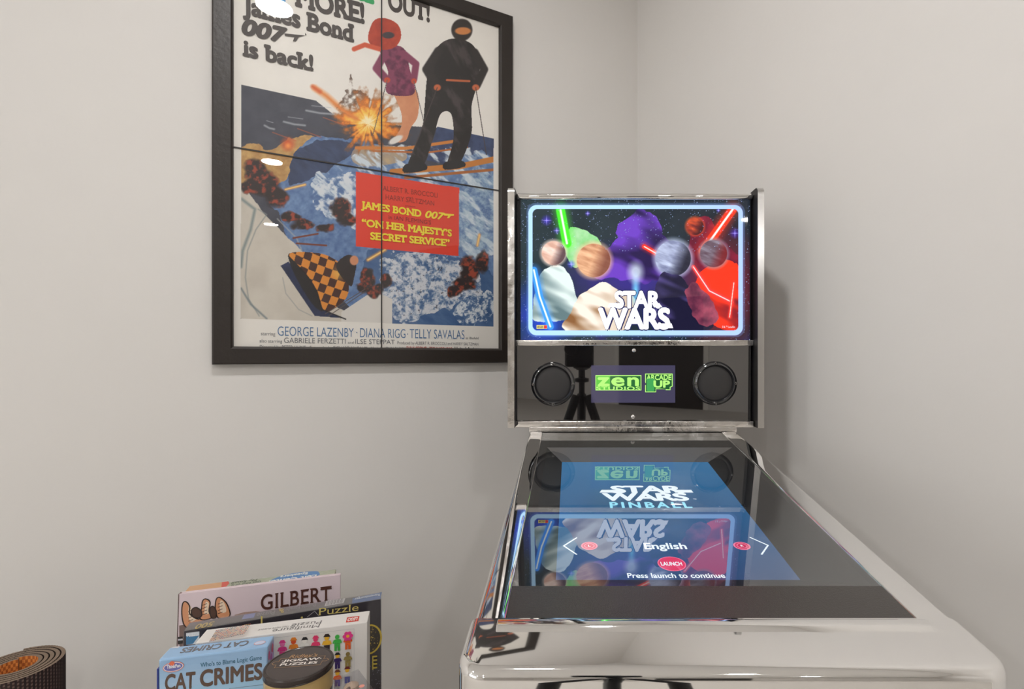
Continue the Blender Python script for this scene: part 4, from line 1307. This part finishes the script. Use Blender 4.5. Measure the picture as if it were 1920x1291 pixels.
ol = [(-.034, .015), (-.024, .015), (.026, .015), (.036, .015), (.036, .006), (.041, .007), (.045, .003), (.041, -.001), (.036, 0), (.036, -.011), (-.034, -.011), (-.034, -.003), (-.039, -.002), (-.043, .003), (-.039, .007), (-.034, .006)]
A.line_uv(ol, .0006, GLD, True)
mb.build('tin_lid', M['tin'], tin, 30)

# clear case
cv = [Vector((-.386, .8657, 0)), Vector((-.356, .8923, 0)), Vector((-.31, .8379, 0))]
cv.append(cv[0] + cv[2] - cv[1])
zc2 = zY(1271, .8657)
case = empty('display_case', (sum(p.x for p in cv) / 4, sum(p.y for p in cv) / 4, zBase), 'small clear plastic case with a brown figure inside, right of the tin', 'display case')
ux = (cv[2] - cv[1]); uy = (cv[0] - cv[1]); o_ = cv[1]
TC = Matrix(((ux.normalized().x, uy.normalized().x, 0, o_.x), (ux.normalized().y, uy.normalized().y, 0, o_.y), (0, 0, 1, 0), (0, 0, 0, 1)))
lx, ly = ux.length, uy.length
mb = MB().box(0, lx, 0, ly, zBase, zc2, .0015, 2, T=TC)
mb.build('clear_cover', M['acrylic'], case, 20)
rs = random.Random(3)
mb = MB()
mb.box(.003, lx - .003, .003, ly - .003, zBase + .002, zc2 - .055, .002, 2, (64, 58, 58), TC)
mb.build('plinth', M['print'], case, 20)
mb = MB()
for k in range(26):
    h0 = zc2 - .055 + k * (.040 / 26)
    x_, y_ = lx * .42 + .010 * math.sin(k * .7), ly * .5 + .004 * math.cos(k * 1.1)
    r_ = .0085 + .004 * math.sin(k * .5 + 1)
    v, f = lathe([(r_ * .3, h0 - .004), (r_, h0), (r_ * .9, h0 + .006), (r_ * .2, h0 + .011)], 12)
    mb.add(v, f, rs.choice([(136, 112, 92), (176, 148, 124), (104, 84, 72), (196, 170, 146)]), TC @ Matrix.Translation((x_, y_, 0)))
mb.build('figure', M['print'], case, 40)
mb = MB()
A = Art(Plane(TC @ Vector((lx * .72, ly * .3, zc2)), TC.to_3x3() @ Vector((1, 0, 0)), TC.to_3x3() @ Vector((0, 1, 0))), mb)
A.ell_uv((0, 0), .0042, .0042, (226, 150, 136))
mb.build('sticker', M['print'], case, 0)

# ------------------------------------------------------------------ rolled mat standing on the floor at the left
mc = Vector((-.986, .945, 0)); zm = .603
mat_o, n_, l_, b_ = nmat('woven_mat')
at = n_.new('ShaderNodeAttribute'); at.attribute_name = 'Col'
l_.new(at.outputs['Color'], b_.inputs['Base Color']); b_.inputs['Roughness'].default_value = .8
mb = MB()
turns, r0, pitch, th = 5.0, .024, .0076, .0054
NT = 144
N_ = int(turns * NT)
prev = None
BRW, EDG, ORG = (58, 38, 34), (122, 104, 88), (226, 146, 70)
rows = 86
def sect(i):
    a = 2 * math.pi * i / NT
    r = r0 + pitch * a / (2 * math.pi)
    a_ = a + 2.2
    d_ = Vector((math.cos(a_), math.sin(a_), 0))
    rib = .0008 if i % 2 else 0.0
    return mc + d_ * (r - rib * .6), mc + d_ * (r + th - .0006 + rib)
secs = [sect(i) for i in range(N_ + 1)]
for i in range(N_):
    (a0, b0), (a1, b1) = secs[i], secs[i + 1]
    zt_ = Vector((0, 0, zm)); zz = Vector((0, 0, 0.0))
    mb.add([a0 + zt_, a1 + zt_, b1 + zt_, b0 + zt_], [[0, 1, 2, 3]], EDG)
    mb.add([a0 + zz, a1 + zz, b1 + zz, b0 + zz], [[3, 2, 1, 0]], EDG)
    inner_first = i < NT + 2
    if inner_first:
        for k in range(20):                          # woven check on the bright inner side near the top
            h1, h0 = zm - k * .006, zm - (k + 1) * .006
            mb.add([a0 + Vector((0, 0, h0)), a1 + Vector((0, 0, h0)), a1 + Vector((0, 0, h1)), a0 + Vector((0, 0, h1))], [[0, 1, 2, 3]], ORG if (k + i // 3) % 2 else (176, 98, 44))
        mb.add([a0, a1, a1 + Vector((0, 0, zm - .12)), a0 + Vector((0, 0, zm - .12))], [[0, 1, 2, 3]], ORG)
    else:
        mb.add([a0, a1, a1 + zt_, a0 + zt_], [[0, 1, 2, 3]], (40, 26, 24))
    if i >= N_ - NT - 2:
        for k in range(48):
            h1, h0 = zm - k * .0031, zm - (k + 1) * .0031
            cc = (62, 42, 38) if (k + i // 2) % 2 else (112, 92, 84)
            if i % 2 == 0: cc = (36, 22, 22)
            mb.add([b0 + Vector((0, 0, h0)), b1 + Vector((0, 0, h0)), b1 + Vector((0, 0, h1)), b0 + Vector((0, 0, h1))], [[3, 2, 1, 0]], cc)
        mb.add([b0, b1, b1 + Vector((0, 0, zm - 48 * .0031)), b0 + Vector((0, 0, zm - 48 * .0031))], [[3, 2, 1, 0]], BRW)
    else:
        mb.add([b0, b1, b1 + zt_, b0 + zt_], [[3, 2, 1, 0]], (40, 26, 24))
for (a, b) in (secs[0], secs[-1]):
    mb.add([a, b, b + Vector((0, 0, zm)), a + Vector((0, 0, zm))], [[0, 1, 2, 3]], EDG)
mo = mb.build('rolled_mat', mat_o, None, 0)
tag(mo, 'rolled brown woven mat with an orange inner side standing by the wall', 'mat')

# ------------------------------------------------------------------ the camera on its tripod, mirrored in the dark speaker panel
tr = empty('camera_tripod', (0, -.07, 0), 'black camera on a tripod, mirrored beside the left speaker in the dark panel', 'camera tripod')
MB().box(-.03, .106, -.115, -.045, Z(-.085), Z(.045), .012, 3).box(.012, .066, -.10, -.05, Z(.044), Z(.066), .008, 2).build('camera_body', M['camera_black'], tr)
v, f = lathe([(.030, .04), (.032, .03), (.032, 0), (.034, -.025)], 32)
MB().add(v, f, T=Matrix.Translation((0, -.045, ZC)) @ Matrix.Rotation(-math.pi / 2, 4, 'X')).build('lens', M['camera_black'], tr)
mb = MB()
v, f = lathe([(.03, Z(-.60)), (.016, Z(-.60)), (.014, Z(-.16)), (.034, Z(-.155)), (.034, Z(-.14)), (.016, Z(-.135)), (.016, Z(-.10)), (.026, Z(-.099)), (.028, Z(-.095)), (.04, Z(-.091)), (.04, Z(-.084))], 24)
mb.add(v, f, T=Matrix.Translation((.05, -.08, 0)))
mb.build('centre_column', M['camera_black'], tr)
for an in (30, 150, 270):
    a = math.radians(an)
    d_ = Vector((math.cos(a), math.sin(a), 0)); top = Vector((.05, -.08, Z(-.22))) + d_ * .03
    bot = Vector((.05, -.08, .012)) + d_ * .40
    MB().add(*tube([top, top.lerp(bot, .45), top.lerp(bot, .46), bot], [.022, .02, .014, .011], 12)).build('leg', M['camera_black'], tr)
